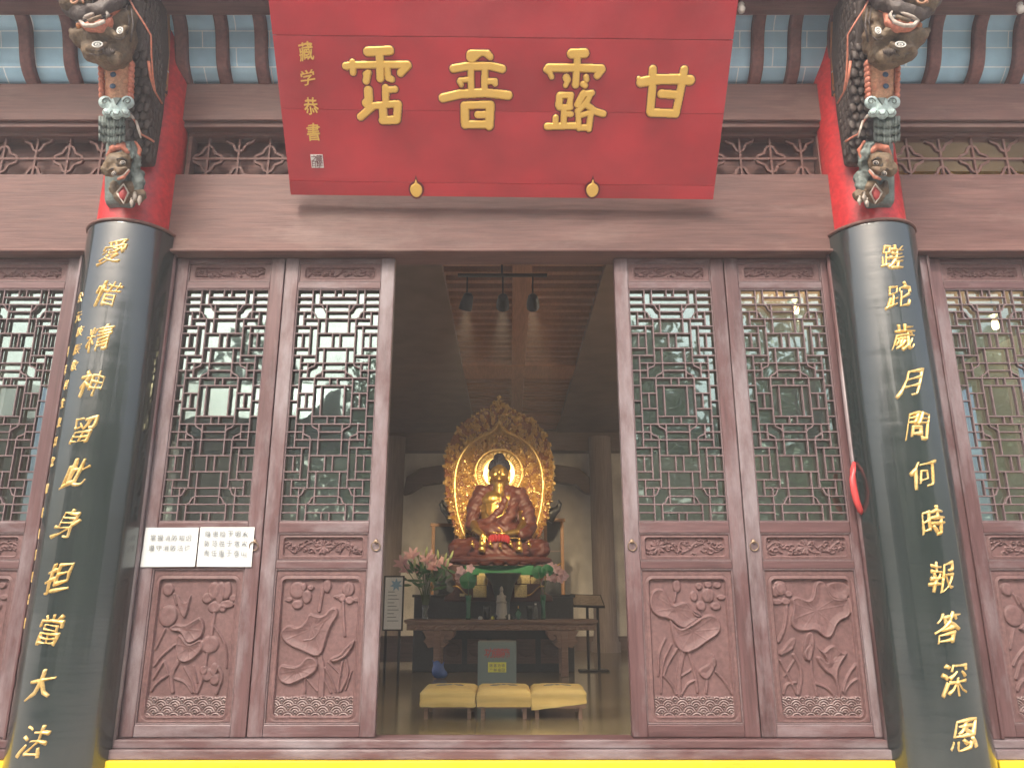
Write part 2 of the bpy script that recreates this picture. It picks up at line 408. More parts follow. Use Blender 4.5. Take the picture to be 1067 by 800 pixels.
# S-curved rafters and the blue tiled soffit above them
def scurve(n=14):
    out = []
    for i in range(n+1):
        t = i/n
        y = -.06 - .30*t - .020*math.sin(math.pi*t*2)
        z = 4.262 + .40*t - .026*math.sin(math.pi*t*2)
        out.append((y, z))
    return out
sc = scurve()
me = bpy.data.meshes.new('soffit'); vs = []; fs = []; uv = []
XS = [-5.7, 5.7]; arc = 0
for i, (y, z) in enumerate(sc):
    if i: arc += math.hypot(y-sc[i-1][0], z-sc[i-1][1])
    for x in XS: vs.append((x, y+.03, z+.045)); uv.append((x, arc))
for i in range(len(sc)-1): fs.append((2*i, 2*i+1, 2*i+3, 2*i+2))
me.from_pydata(vs, [], fs); ul = me.uv_layers.new(name='UVMap')
for lp in me.loops: ul.data[lp.index].uv = uv[lp.vertex_index]
o = link_mesh('soffit', me, M['tiles'], hall); so_ = o.modifiers.new('s', 'SOLIDIFY'); so_.thickness = .03; so_.offset = 1
RX = []
for px in (33, 78, 193, 235, 275): RX.append(P(px, 88, -.10).x)
for px in (787, 825, 866, 970, 1015, 1058): RX.append(P(px, 93, -.10).x)
RX += [RX[0]-.33, RX[0]-.66, RX[-1]+.33, RX[-1]+.66, P(127, 88, -.1).x, P(918, 88, -.1).x]
x = RX[4]+.31
while x < RX[5]-.2: RX.append(x); x += .305
for x in RX:
    b = MB(); w_ = .042
    front = [(y-.035, z-.01) for y, z in sc]; back = [(y+.045, z+.06) for y, z in sc][::-1]
    # rounded lower end poking over the beam
    b.prismx([(front[0][0]+.035, front[0][1]-.02)] + front + back, x-w_, x+w_)
    b.build('rafter', M['rafter'], hall, bevel=.016, seg=3)
# purlin at the eave and the unseen roof slab, overhang cut short to light the soffit
b = MB(); b.box(-5.8, 5.8, -.60, -.36, 4.60, 4.95); b.build('eave_purlin', M['beam'], hall, bevel=.02)
b = MB(); b.prismx([(-.55, 4.95), (-.55, 5.1), (-.95, 5.02), (-.95, 4.90)], -6.2, 6.2); b.prismx([(-.36, 4.72), (12.9, 4.72), (12.9, 5.1), (-.36, 5.1)], -8.8, 8.8)
b.build('roof', M['dwood'], hall)
# threshold with its moulding and the yellow painted base
b = MB(); b.box(-2.26, 2.26, -.075, .10, -.045, 0.0); b.box(-2.27, 2.27, -.10, .10, -.098, -.047); b.build('threshold', M['doorh'], hall, bevel=.006)
b = MB(); b.box(-2.3, 2.3, -.118, .095, -.46, -.10); b.build('yellow_base', M['yellow'], hall, bevel=.006)
for sx in (-1, 1):
    x0, x1 = sorted((sx*2.74, sx*5.4))
    b = MB(); b.box(x0, x1, -.075, .10, -.045, 0.0); b.box(x0, x1, -.10, .10, -.098, -.047); b.build('threshold', M['doorh'], hall, bevel=.006)
    b = MB(); b.box(x0, x1, -.118, .095, -.46, -.10); b.build('yellow_base', M['yellow'], hall, bevel=.006)
# jambs beside each post
for xc in (-2.225, 2.225, -2.785, 2.785):
    b = MB(); b.box(xc-.03, xc+.03, -.065, .06, 0.001, 2.96); s2 = 1 if xc in (-2.225, 2.785) else -1
    b.box(xc + (.012 if s2 > 0 else -.029), xc + (.029 if s2 > 0 else -.012), -.078, -.064, .002, 2.955)
    b.build('door_jamb', M['door'], hall, bevel=.005)
# wall pieces at both ends outside the bays
# hall interior: side walls, back wall, ceiling
XI = -.14
for sx in (-1, 1):
    b = MB(); x0, x1 = sorted((sx*7.0, sx*7.2))
    for y0, y1, z0, z1 in ((.1, 12.6, FZ, .4), (.1, 12.6, 3.9, 4.72), (.1, .8, .4, 3.9), (5.6, 6.4, .4, 3.9), (11.4, 12.6, .4, 3.9)): b.box(x0, x1, y0, y1, z0, z1)  # unseen openings between the pieces, widened to let more skylight into the hall
    b.build('side_wall', M['cream'], hall)
b = MB(); b.box(-7.2, 7.2, 12.24, 12.4, FZ, 4.72); b.build('back_wall', M['cream'], hall)
CZ = 4.23
b = MB(); x0, x1 = -.70, 1.08
b.box(-7.2, x0, .2, 12.24, CZ, CZ+.3); b.box(x1, 7.2, .2, 12.24, CZ, CZ+.3)
b.build('ceiling_boards', M['dwood'], hall)
b = MB(); b.box(.07, .29, .2, 12.2, CZ+.03, CZ+.2)
b.build('ridge_beam', M['ceil'], hall, bevel=.01)
for y0, y1 in ((.2, .55), (6.75, 7.5), (10.2, 10.8)):
    b = MB(); b.box(x0, x1, y0, y1, CZ+.012, CZ+.22); b.build('cross_beam', M['ceil'], hall, bevel=.01)
b = MB(); y = .6
while y < 12.2:
    for xa, xb in ((x0, .07), (.29, x1)): b.box(xa, xb, y, y+.085, CZ+.06, CZ+.16)
    y += .24
b.build('ceiling_batten', M['ceil'], hall)
b = MB(); y = .2; k = 0
b.box(x0, x1, .2, 12.2, CZ+.2, CZ+.25)
for i in range(7):
    xx = x0 + (x1-x0)*(i+.5)/7; b.box(xx-.009, xx+.009, .2, 12.2, CZ+.14, CZ+.19)
b.build('ceiling_tiles', M['ceil'], hall)
# columns, dark tie beam and crescent beam in front of the back wall
for sx in (-1, 1):
    cx = P(628 if sx > 0 else 407, 560, 11.7).x
    b = MB(); b.lathe([(.30, FZ), (.30, FZ+.18), (.26, FZ+.22), (.24, FZ+.4), (.24, 4.1)], 28, (cx, 11.7, 0)); b.build('column', M['gwood'], hall, smooth=True)
b = MB(); z0, z1 = P(520, 468, 11.6).z, P(520, 454, 11.6).z; b.box(-7, 7, 11.75, 12.1, z0, z1+.15); b.box(-7, 7, 11.7, 12.1, z1+.155, 4.23); b.build('tie_beam', M['dwood'], hall, bevel=.01)
pts = [(420,515),(424,497),(438,488),(465,484),(578,484),(603,488),(614,497),(617,515),(609,513),(600,505),(580,502),(463,502),(440,505),(428,513)]
b = MB(); q = [P(x_, y_, 11.8) for x_, y_ in pts]; b.prism([(p.x, p.z) for p in q][::-1], 11.74, 12.05); b.build('crescent_beam', M['dwood'], hall, bevel=.01)
b = MB(); b.box(-7, 7, 12.15, 12.24, FZ, FZ+.28); b.build('skirting', M['dwood'], hall)

# ------------------------------------------------------------------ door leaves
LW = .735
def lattice_segments():
    H = [(1,0,2),(1,3,5.5),(2,0,5.5),(3,0,2),(3,4,5.5),(4,1,5.5),(5,0,3),(6,0,2),(6,3,5.5),(8,0,2),(8,3,5.5),(9,0,3),(10,1,5.5),(11,0,2),(11,4,5.5),(12,1,5.5),(13,0,1),(13,3,5.5),(14,1,3),(15,0,1)]
    V = [(2,0,2),(3,0,2),(5,0,1),(2,2,4),(4,2,6),(1,3,5),(3,4,10),(2,5,9),(1,6,8),(5,6,8),(4,8,12),(1,9,15),(2,10,12),(3,12,15),(5,12,13),(4,13,15),(2,14,15)]
    Dg = [((3,2),(3.35,2.15),(3.65,2.75),(4,3)), ((2,3),(2.35,3.2),(2.65,3.85),(3,4)), ((3,10),(2.85,10.4),(2.15,10.7),(2,11)), ((4,11),(3.8,11.35),(3.2,11.65),(3,12))]
    segs = []
    for v, a, b in H: segs.append(((a, v), (b, v)))
    for u, a, b in V: segs.append(((u, a), (u, b)))
    out = []
    for s_ in segs + Dg:
        for mu in (0, 1):
            for mv in (0, 1):
                out.append(([((11-u if mu else u), (30-v if mv else v)) for u, v in s_]))
    return out
SEG = lattice_segments()

def seg_dist(X, Z, pts):
    d = np.full(X.shape, 1e9)
    for (ax, az), (bx, bz) in zip(pts[:-1], pts[1:]):
        vx, vz = bx-ax, bz-az; L2 = vx*vx+vz*vz + 1e-12
        t = np.clip(((X-ax)*vx + (Z-az)*vz)/L2, 0, 1)
        d = np.minimum(d, np.hypot(X-ax-t*vx, Z-az-t*vz))
    return d
def poly_sdf(X, Z, pts):
    d = seg_dist(X, Z, list(pts) + [pts[0]]); ins = np.zeros(X.shape, bool); n = len(pts)
    for i in range(n):
        x1, z1 = pts[i]; x2, z2 = pts[(i+1) % n]
        if z1 == z2: continue
        c = ((z1 > Z) != (z2 > Z)) & (X < (x2-x1)*(Z-z1)/(z2-z1) + x1); ins ^= c
    return np.where(ins, -d, d)
def chaikin(p, it=2, closed=True):
    p = [tuple(map(float, q)) for q in p]
    for _ in range(it):
        n = len(p); o = [] if closed else [p[0]]
        for i in range(n if closed else n-1):
            a, b = p[i], p[(i+1) % n]
            o += [(a[0]*.75+b[0]*.25, a[1]*.75+b[1]*.25), (a[0]*.25+b[0]*.75, a[1]*.25+b[1]*.75)]
        if not closed: o.append(p[-1])
        p = o
    return p
def sstep(a, b, x): t = np.clip((x-a)/(b-a), 0, 1); return t*t*(3-2*t)
def rrect_sdf(X, Z, x0, x1, z0, z1, r):
    cx, cz, hx, hz = (x0+x1)/2, (z0+z1)/2, (x1-x0)/2-r, (z1-z0)/2-r
    qx, qz = np.abs(X-cx)-hx, np.abs(Z-cz)-hz
    return np.hypot(np.maximum(qx,0), np.maximum(qz,0)) + np.minimum(np.maximum(qx,qz),0) - r

# traced lotus carvings: L leaf polygon, E ellipse (petal, bud), S stem; coordinates as seen in an upright crop,
# quad = the four corners of the sunk field in that crop
LOTUS = {
 'R1': dict(quad=((50,72),(425,72),(490,775),(70,775)), f=[
   ('S',[(160,400),(110,500),(105,650)],5),('S',[(130,370),(95,440),(92,560)],5),('S',[(190,420),(140,500),(120,560)],5),('S',[(120,560),(165,610),(182,655)],6),('S',[(215,655),(245,600),(285,582)],5),('S',[(215,560),(260,530)],4),('S',[(392,540),(440,590),(478,655)],6),('S',[(345,580),(342,650)],6),
   ('S',[(250,440),(282,540),(296,645)],7),('S',[(220,440),(196,560),(200,650),(206,745)],10),
   ('E',190,105,22,33),('S',[(185,138),(180,180)],5),
   ('L',[(60,125),(120,112),(142,150),(165,202),(200,190),(240,178),(262,215),(330,250),(290,300),(215,325),(150,265),(95,262),(50,215)]),
   ('L',[(150,262),(180,300),(215,322),(265,290),(300,262),(360,240),(410,275),(413,340),(340,385),(290,425),(225,448),(180,405),(160,340)]),
   ('E',275,155,20,26),('E',312,203,27,24),('E',385,205,28,20),('E',412,160,24,13),('E',300,105,18,18),('E',390,100,22,16),('E',345,98,22,16),('E',345,150,34,36),('E',345,148,12,34),('L',[(265,225),(290,250),(310,250),(300,262),(270,250)]),
   ('L',[(298,530),(330,510),(352,500),(362,440),(378,450),(392,490),(368,560),(340,583),(310,562)]),('E',378,490,16,24)]),
 'R2': dict(quad=((75,68),(465,68),(548,775),(130,775)), f=[
   ('S',[(155,200),(150,300),(112,380)],7),('S',[(120,480),(160,560),(205,655)],6),('S',[(190,450),(235,540),(215,655)],7),('S',[(135,655),(150,600),(200,595)],5),('S',[(190,480),(140,560)],4),('S',[(305,600),(360,620),(400,660)],6),('S',[(520,490),(470,560),(450,640)],6),('S',[(530,570),(480,600),(455,650)],5),
   ('S',[(280,480),(285,560),(310,660)],7),('L',[(300,330),(290,480),(240,480),(235,400),(255,330)]),
   ('L',[(300,75),(350,75),(385,160),(440,165),(480,150),(490,255),(420,275),(390,360),(350,365),(305,320),(250,330),(200,325),(172,290),(180,240),(190,200),(172,165),(210,150),(260,175),(290,160)]),
   ('L',[(355,80),(470,80),(478,158),(440,168),(405,165),(375,145)]),
   ('E',120,110,38,38),('E',105,180,28,14),('E',150,178,24,16),('E',165,140,20,16),('E',95,125,20,30),('E',120,112,22,28),
   ('L',[(110,440),(140,410),(170,370),(205,355),(190,420),(150,440),(120,455)]),('L',[(240,430),(265,395),(290,400),(285,460),(265,485),(245,465)]),
   ('L',[(300,390),(340,440),(375,400),(410,400),(440,440),(480,430),(430,500),(415,560),(440,690),(425,690),(405,570),(340,530),(300,460),(330,455),(370,500),(345,450)])]),
 'L1': dict(quad=((105,65),(520,62),(470,785),(30,785)), f=[
   ('S',[(130,320),(80,420)],6),('S',[(185,400),(110,460),(75,510)],6),('S',[(125,490),(70,580)],6),('S',[(150,560),(90,600),(60,645)],6),('S',[(130,490),(155,560)],5),
   ('S',[(240,520),(290,600),(300,655)],5),('S',[(190,580),(250,600),(285,655)],5),('S',[(290,515),(315,600)],4),('S',[(365,440),(350,560),(315,655)],7),('S',[(400,300),(470,400),(475,520)],5),('S',[(430,520),(455,570),(420,660)],7),('S',[(400,230),(385,350)],8),
   ('S',[(205,490),(165,560),(178,650)],9),
   ('E',145,115,30,32),('S',[(175,140),(190,190)],5),('L',[(185,125),(240,200),(275,125),(262,195),(240,275),(200,215)]),
   ('E',145,250,50,52),
   ('L',[(150,320),(190,335),(215,330),(250,400),(300,385),(345,350),(350,290),(325,252),(290,270),(240,300),(200,290),(165,300)]),
   ('L',[(195,350),(225,345),(258,400),(300,385),(320,370),(345,380),(340,430),(290,480),(240,500),(200,480),(190,420)]),
   ('E',378,398,50,42),
   ('E',360,160,30,26),('E',400,205,36,28),('E',470,190,38,20),('E',500,160,20,16),('E',445,210,20,20),('E',395,120,30,45),('E',465,120,26,45),('E',430,130,28,56),
   ('E',370,560,30,30),('E',410,585,26,26),('E',405,530,20,30),('E',350,535,22,22)]),
 'L2': dict(quad=((93,62),(490,62),(465,785),(35,785)), f=[
   ('S',[(405,180),(415,350)],7),('S',[(300,110),(280,220)],8),('S',[(315,520),(355,600),(370,650)],5),('S',[(405,490),(385,600),(385,650)],6),('S',[(425,480),(440,560),(400,645)],6),('S',[(330,490),(400,560)],4),('S',[(205,570),(205,655)],5),('S',[(215,580),(270,645)],5),('S',[(300,560),(345,655)],5),('S',[(455,540),(425,640)],4),
   ('L',[(60,590),(120,620),(180,590),(230,570),(280,525),(270,470),(215,455),(180,510),(130,515),(80,500),(60,530)]),
   ('S',[(283,450),(300,540),(292,650),(290,720)],13),
   ('L',[(75,360),(120,405),(200,435),(260,465),(300,450),(320,370),(345,300),(385,240),(375,205),(340,205),(310,245),(270,250),(225,230),(210,280),(165,312),(120,290),(80,320)]),
   ('S',[(300,290),(255,370),(200,375)],4),
   ('E',165,115,42,42),('E',215,150,26,34),('E',165,190,30,22),('E',120,165,20,10),('E',235,105,18,12),('E',200,100,14,20),
   ('E',322,95,22,34),
   ('E',432,110,34,36),('E',400,155,22,20),('E',440,168,24,20),('E',475,165,20,10),('E',375,150,20,8),('E',430,105,14,34),
   ('L',[(340,470),(355,460),(390,450),(420,410),(465,370),(475,385),(440,450),(400,480),(360,492),(340,485)])]),
}
LOTUS['L0'] = LOTUS['R1']; LOTUS['R3'] = LOTUS['L1']

def carved_field(W, H, n, key=None, seed=0):
    """height map of a panel; returns X,Z,h (metres proud of the ground of the carving)"""
    nx, nz = n; xs = np.linspace(0, W, nx); zs = np.linspace(0, H, nz); X, Z = np.meshgrid(xs, zs)
    return X, Z

M['crest'] = worn('worn_pale_crest', [(.17,.115,.11), (.27,.21,.20), (.36,.31,.30)], (9,9,9), (.5,.7), .05, 60)
def lotus_panel(key, parent, x0, x1, z0, z1, yf):
    W, H = x1-x0, z1-z0; nx = int(W/.003); nz = int(H/.003)
    X, Z = np.meshgrid(np.linspace(0, W, nx), np.linspace(0, H, nz))
    ix0, ix1, iz0, iz1 = (W-.455)/2, (W+.455)/2, .036, H-.055
    rs = rrect_sdf(X, Z, ix0, ix1, iz0, iz1, .022)
    h = np.zeros(X.shape)
    d = LOTUS[key]; (ax, ay), (bx, by), (cx, cy), (dx, dy) = d['quad']
    def tr(p):
        v = (p[1]-ay)/(cy-ay); xl = ax+(dx-ax)*v; xr = bx+(cx-bx)*v
        v2 = v*(1+.10*(1-v))                       # the camera looks up: rows lower down are spaced wider
        return (ix0 + (p[0]-xl)/(xr-xl)*(ix1-ix0), iz1 - min(v2, 1.2)*(iz1-iz0))
    k = .455/410
    fld = np.zeros(X.shape)
    for f in d['f']:
        if f[0] == 'L' and len(f[1]) > 9:
            pl = chaikin([tr(p) for p in f[1]]); s = poly_sdf(X, Z, pl); hh = .0165*sstep(.0015, -.0035, s) - .009*sstep(-.004, -.05, s)
            cc = np.mean(np.array(pl), 0); vv = np.full(X.shape, 9.0)
            for p in pl[::max(1, len(pl)//9)]: vv = np.minimum(vv, seg_dist(X, Z, [tuple(cc), ((p[0]*.9+cc[0]*.1), (p[1]*.9+cc[1]*.1))]))
            hh = hh + .0016*sstep(.005, .0008, vv) + .003*sstep(.005, .001, np.abs(s+.010))
            m = s < .001; fld = np.where(m, np.maximum(fld*.35, 0) + hh, fld)
        elif f[0] == 'L':
            s = poly_sdf(X, Z, chaikin([tr(p) for p in f[1]])); hh = .0165*sstep(.0015, -.0035, s) - .009*sstep(-.004, -.05, s) + .0007*np.cos(np.arctan2(Z-np.mean([tr(p)[1] for p in f[1]]), X-np.mean([tr(p)[0] for p in f[1]]))*9)*sstep(-.008, -.02, s)
            m = s < .001; fld = np.where(m, np.maximum(fld*.35, 0) + hh, fld)
        elif f[0] == 'E':
            c = tr((f[1], f[2])); e = np.hypot((X-c[0])/(f[3]*k), (Z-c[1])/(f[4]*k*1.05)); m = e < 1
            hh = .016*np.sqrt(np.clip(1-e**2, 0, 1))**.4 - .004*np.clip(1-e*1.4, 0, 1); fld = np.where(m, fld*.25 + hh, fld)
        else:
            pts = chaikin([tr(p) for p in f[1]], 2, False); s = seg_dist(X, Z, pts) - f[2]*k*1.25
            fld = np.maximum(fld, .012*sstep(.001, -.004, s))
    # water: overlapping arcs along the foot
    wz = iz0 + .125*(iz1-iz0)/.74*.80
    pw = .080; best = np.full(X.shape, -1.0); row = -1; hw = np.zeros(X.shape)
    for rI in range(3, -1, -1):
        zc = iz0 + rI*.034 - .018
        off = (rI % 2)*pw/2
        cxn = (np.round((X-ix0-off)/pw))*pw + ix0 + off
        rr = np.hypot(X-cxn, (Z-zc)); m = (rr < pw*.56) & (Z > zc)
        hw = np.where(m, .009 + .0055*np.cos((pw*.56-rr)/.0135*2*math.pi), hw)
    fld = np.where((Z < wz+.012*np.sin(X*40)*.3) & (hw > 0), hw, fld)
    inside = sstep(.001, -.003, rs)
    h = inside*(-.018 + fld) + (1-inside)*0
    h += .005*np.exp(-((rs-.006)/.003)**2) - .003*np.exp(-((rs-.022)/.003)**2)
    h[0, :] = h[-1, :] = -.02; h[:, 0] = h[:, -1] = -.02
    wm = (Z < wz) & (hw > .0115) & (inside > .9); wc = wm[:-1, :-1]
    return grid_mesh('lotus_panel', X+x0, yf-h, Z+z0, [M['carve'], M['crest']], parent, matidx=wc.astype(int))

def scroll_panel(parent, x0, x1, z0, z1, yf, seed, name='scroll_panel', kind=0):
    W, H = x1-x0, z1-z0; nx = int(W/.003); nz = int(H/.003)
    X, Z = np.meshgrid(np.linspace(0, W, nx), np.linspace(0, H, nz)); rs_ = np.random.RandomState(seed)
    m = .028 if kind == 0 else .022
    rs = rrect_sdf(X, Z, m*1.4, W-m*1.4, m, H-m, .016)
    fld = np.zeros(X.shape); hz = H/2-m
    # rolling vine with curled shoots
    ph = rs_.rand()*6; n = 5; pl = (W-2.8*m)
    vine = [(m*1.4 + pl*t/60, H/2 + hz*.5*math.sin(ph + t/60*n*3.14)) for t in range(61)]
    fld = np.maximum(fld, .009*sstep(.001, -.004, seg_dist(X, Z, vine) - .0045))
    for i in range(26):
        cx = m*1.4 + pl*(i+.5+rs_.rand()*.3)/26; cz = H/2 + rs_.uniform(-.75, .75)*hz; r0 = hz*rs_.uniform(.30, .55); a0 = rs_.rand()*6.28; sg = rs_.choice([-1, 1])
        sp = [(cx + r0*(1-t/16)*math.cos(a0+sg*t*.35), cz + r0*(1-t/16)*math.sin(a0+sg*t*.35)) for t in range(15)]
        fld = np.maximum(fld, .013*sstep(.001, -.004, seg_dist(X, Z, sp) - .0038))
        e = np.hypot((X-cx-r0*.3)/(.011), (Z-cz)/(.007)); fld = np.maximum(fld, .011*np.sqrt(np.clip(1-e**2, 0, 1)))
    if kind == 1:
        cx = W*.2 if seed % 2 else W*.5
        e = np.hypot(X-cx, Z-H/2); th = np.arctan2(Z-H/2, X-cx); R0 = hz*.85*(.8+.2*np.cos(9*th))
        fld = np.where(e < R0, .006+.006*(.5+.5*np.cos(9*th))*(e > .012), fld)
    inside = sstep(.001, -.002, rs)
    h = inside*(-.016 + fld) + .004*np.exp(-((rs-.005)/.003)**2)
    h[0, :] = h[-1, :] = -.015; h[:, 0] = h[:, -1] = -.015
    return grid_mesh(name, X+x0, yf-h, Z+z0, M['carve'], parent)

def door_leaf(x0, key, label, handle, seed):
    t = thing('door_leaf', label, 'door', (x0, 0, 0), 0, 'tall lattice door leaves across the hall front')
    W = LW; s0, s1 = .092, W-.092; f = -.03; bk = .03
    b = MB()
    b.box(.003, s0, f, bk, .004, 2.955); b.box(s1, W-.003, f, bk, .004, 2.955)
    for z0, z1 in ((.004, .073), (.935, .982), (1.147, 1.214), (2.737, 2.786), (2.925, 2.955)):
        b.cur = 1; b.box(s0, s1, f+.002, bk-.002, z0, z1)
    b.build('leaf_frame', [M['door'], M['doorh']], t, bevel=.006)
    # small beads round each opening
    b = MB()
    for z0, z1 in ((.073, .935), (.982, 1.147), (1.214, 2.737), (2.786, 2.925)):
        e = .008
        b.box(s0, s1, f+.006, f+.02, z0, z0+e); b.box(s0, s1, f+.006, f+.02, z1-e, z1); b.box(s0, s0+e, f+.0065, f+.02, z0+e, z1-e); b.box(s1-e, s1, f+.0065, f+.02, z0+e, z1-e)
    b.build('bead', M['lattice'], t, bevel=.002, seg=1)
    lotus_panel(key, t, s0+.006, s1-.006, .079, .929, f+.016)
    scroll_panel(t, s0+.006, s1-.006, .988, 1.141, f+.014, seed, kind=1)
    scroll_panel(t, s0+.006, s1-.006, 2.792, 2.919, f+.014, seed+50)
    # lattice
    b = MB(); zx0, zx1, zz0, zz1 = s0+.006, s1-.006, 1.22, 2.731; ux = (zx1-zx0)/11; uz = (zz1-zz0)/30
    for sgi, sg in enumerate(SEG):
        q = [(zx0+u*ux, zz1-v*uz) for u, v in sg]
        hor = abs(q[0][1]-q[-1][1]) < 1e-6
        b.ribbon(q, .0072, f+.010+(.0012 if hor else 0)+.00003*(sgi % 11), f+.034)
    b.build('lattice', M['lattice'], t)
    b = MB(); b.quad((s0, .012, 1.20), (s1, .012, 1.20), (s1, .012, 2.74), (s0, .012, 2.74)); b.build('glass_pane', M['glass'], t)
    if handle:
        hx = W-.045 if handle == 'r' else .045
        b = MB(); n = 20
        b.tube([(hx+.026*math.sin(2*math.pi*i/n), f-.012-.006*math.cos(2*math.pi*i/n), 1.068+.026*math.cos(2*math.pi*i/n)) for i in range(n+1)], .0035, 6)
        b.lathe([(.0, 0), (.014, .0), (.012, .006), (0, .012)], 12)
        o = b.build('ring_handle', M['brass'], t, smooth=True)
        # the boss was turned about z at the origin: stand it on the stile
        for v in o.data.vertices:
            if v.co.length < .03: v.co = Vector((hx+v.co.x, f-v.co.z-.002, 1.096+v.co.y))
    return t
M['brass'] = mat('old_brass', (.30,.22,.15), .45, .7)
XL2, XL1, XR1, XR2 = -.728-LW, -.728-2*LW, .728, .728+LW
door_leaf(XL1, 'L1', 'closed lattice door leaf behind the white paper notices, beside the left black couplet board', 'r', 1)
door_leaf(XL2, 'L2', 'closed lattice door leaf with a ring handle at the left edge of the open doorway', 'r', 2)
door_leaf(XR1, 'R1', 'closed lattice door leaf with a ring handle at the right edge of the open doorway', 'l', 3)
door_leaf(XR2, 'R2', 'closed lattice door leaf next to the red curved handle and the right black couplet board', 'l', 4)
door_leaf(-2.82-LW, 'L0', 'door leaf at the far left of the photo, outside the left couplet board', None, 5)
door_leaf(2.82, 'R3', 'door leaf at the far right of the photo, outside the right couplet board', None, 6)
door_leaf(-2.82-2*LW, 'R2', 'outermost left door leaf, its edge cut by the frame of the photo', None, 7)
door_leaf(2.82+LW, 'L2', 'outermost right door leaf, a sliver at the edge of the photo', None, 8)

# ------------------------------------------------------------------ couplet boards
BR = .284
def couplet(sx, text, pys, pxs, label, small):
    cx = POST[sx]
    t = thing('couplet_board', label, 'couplet board', (cx, -.05, 0), 0, 'black couplet boards wrapped round the two red posts')
    a0, a1 = R(-90-86), R(-90+86); z0, z1 = -.30, 3.085
    b = MB(); n = 64
    b.lathe([(BR-.022, z0), (BR, z0), (BR, z1-.02), (BR-.004, z1), (BR-.022, z1)], n, a0=a0, a1=a1)
    b.build('board', M['lacquer'], t, smooth=False)
    for p in t.children: pass
    b = MB()
    for a in (a0-.035, a1+.035):
        b.tube([((BR-.004)*math.cos(a), (BR-.004)*math.sin(a), z) for z in (z0, z1+.01)], .017, 8)
        b.tube([((BR-.02)*math.cos(a+.09*(1 if a > -1.57 else -1)), (BR-.02)*math.sin(a+.09*(1 if a > -1.57 else -1)), z) for z in (z0, z1+.01)], .012, 8)
    b.build('edge_moulding', M['door'], t, smooth=True)
    b = MB(); b.tube([((BR+.001)*math.cos(a0+(a1-a0)*i/40), (BR+.001)*math.sin(a0+(a1-a0)*i/40), z1) for i in range(41)], .011, 8); b.build('top_rim', M['dbeam'], t, smooth=True)
    def place(v, f, ang, z, s, mat_, name, lift=.003):
        v = v.copy(); v[:, 0] *= s; v[:, 2] *= s; th = ang + v[:, 0]/BR; r = BR + lift - v[:, 1]*s
        o = np.stack([r*np.sin(th), -r*np.cos(th), v[:, 2] + z], -1); put_mesh(name, o, f, mat_, t)
    def cut(ch, ang, z, s, grow, hgt, seed, shear, rot, name, step=.0032):
        sg = outline(ch); sg = [(brush2(a, seed, shear, rot)*s, brush2(b_, seed, shear, rot)*s) for a, b_ in sg]
        x0 = min(min(a[0], c[0]) for a, c in sg)-.02; x1 = max(max(a[0], c[0]) for a, c in sg)+.02; y0 = min(min(a[1], c[1]) for a, c in sg)-.02; y1 = max(max(a[1], c[1]) for a, c in sg)+.02
        X, Z = np.meshgrid(np.arange(x0, x1, step), np.arange(y0, y1, step)); d = np.full(X.shape, 9.0); ins = np.zeros(X.shape, bool)
        for (ax, az), (bx, bz) in sg:
            vx, vz = bx-ax, bz-az; q = np.clip(((X-ax)*vx+(Z-az)*vz)/(vx*vx+vz*vz+1e-12), 0, 1); d = np.minimum(d, np.hypot(X-ax-q*vx, Z-az-q*vz))
            if az != bz: ins ^= ((az > Z) != (bz > Z)) & (X < (bx-ax)*(Z-az)/(bz-az) + ax)
        d = np.where(ins, -d, d); g_ = grow*(.8 + 1.3*np.sin(X*38/s*.16+seed) + .35*np.sin(Z*47/s*.16+seed*2)); d = d - np.maximum(g_, -.001)
        h = np.where(d < 0, .001 + hgt*np.sqrt(np.clip(-d/(hgt*.9), 0, 1)), -.003)
        dc = np.minimum(np.minimum(d[:-1, :-1], d[1:, 1:]), np.minimum(d[1:, :-1], d[:-1, 1:])); th = ang + X/BR; r = BR + h
        grid_mesh(name, r*np.sin(th), -r*np.cos(th), Z+z, M['gold2'], t, keep=dc < 0)
    for i, (ch, py, px) in enumerate(zip(text, pys, pxs)):
        ang = min((abs(px - proj(cx+BR*math.sin(a), -.05-BR*math.cos(a), P(px, py, -.05-BR*math.cos(a)).z)), a) for a in np.radians(np.arange(-30, 30, .4)))[1]
        cut(ch, ang, P(px, py, -.05-BR*math.cos(ang)).z, .158, .0026, .011, 3*i+sx+1, .24, R(random.uniform(-4, 5)), 'gold_character')
    for ch, px_, py_, s_ in small:
        best = min(((abs(px_ - proj(cx+BR*math.sin(a), -.05-BR*math.cos(a), P(px_, py_, -.05-BR*math.cos(a)).z)), a) for a in np.radians(np.arange(-61, -8, .5))))
        a = best[1]; z = P(px_, py_, -.05-BR*math.cos(a)).z
        if ch == '#':
            b = MB(); bw = .020
            b.add([((BR+.004)*math.sin(a+d), -(BR+.004)*math.cos(a+d), z+e) for d, e in ((-bw/BR, -.036), (bw/BR, -.036), (bw/BR, .036), (-bw/BR, .036))], [(0,1,2,3)]); b.build('seal', M['seal'], t)
            v, f = glyph('印' if py_ < 690 else '章', .0, .01, 0, 2); place(v, f, a, z, .045, M['outline'], 'seal_mark', .006)
        else: cut(ch, a, z, s_, .0012, .004, 3, .15, 0, 'small_character', .0022)
    return t
M['dbeam_dummy'] = M['dbeam']
sm = []
M['seal'] = mat('grey_seal', (.42,.40,.38), .6)
for ch, px_, py_ in zip('公元庚辰敬', (84,82,83.5,80.5,77.5), (310,330,345,364,381)): sm.append((ch, px_, py_, .062))
for ch, px_, py_ in zip('弘法利生慧日常明佛光普照吉祥', (71,68.5,68.7,65.6,62,58,55,49,44.5,40.5,37,33,29,25), (366,385,401,420,440,460,481,509,534,556,578,601,624,649)): sm.append((ch, px_, py_, .055))
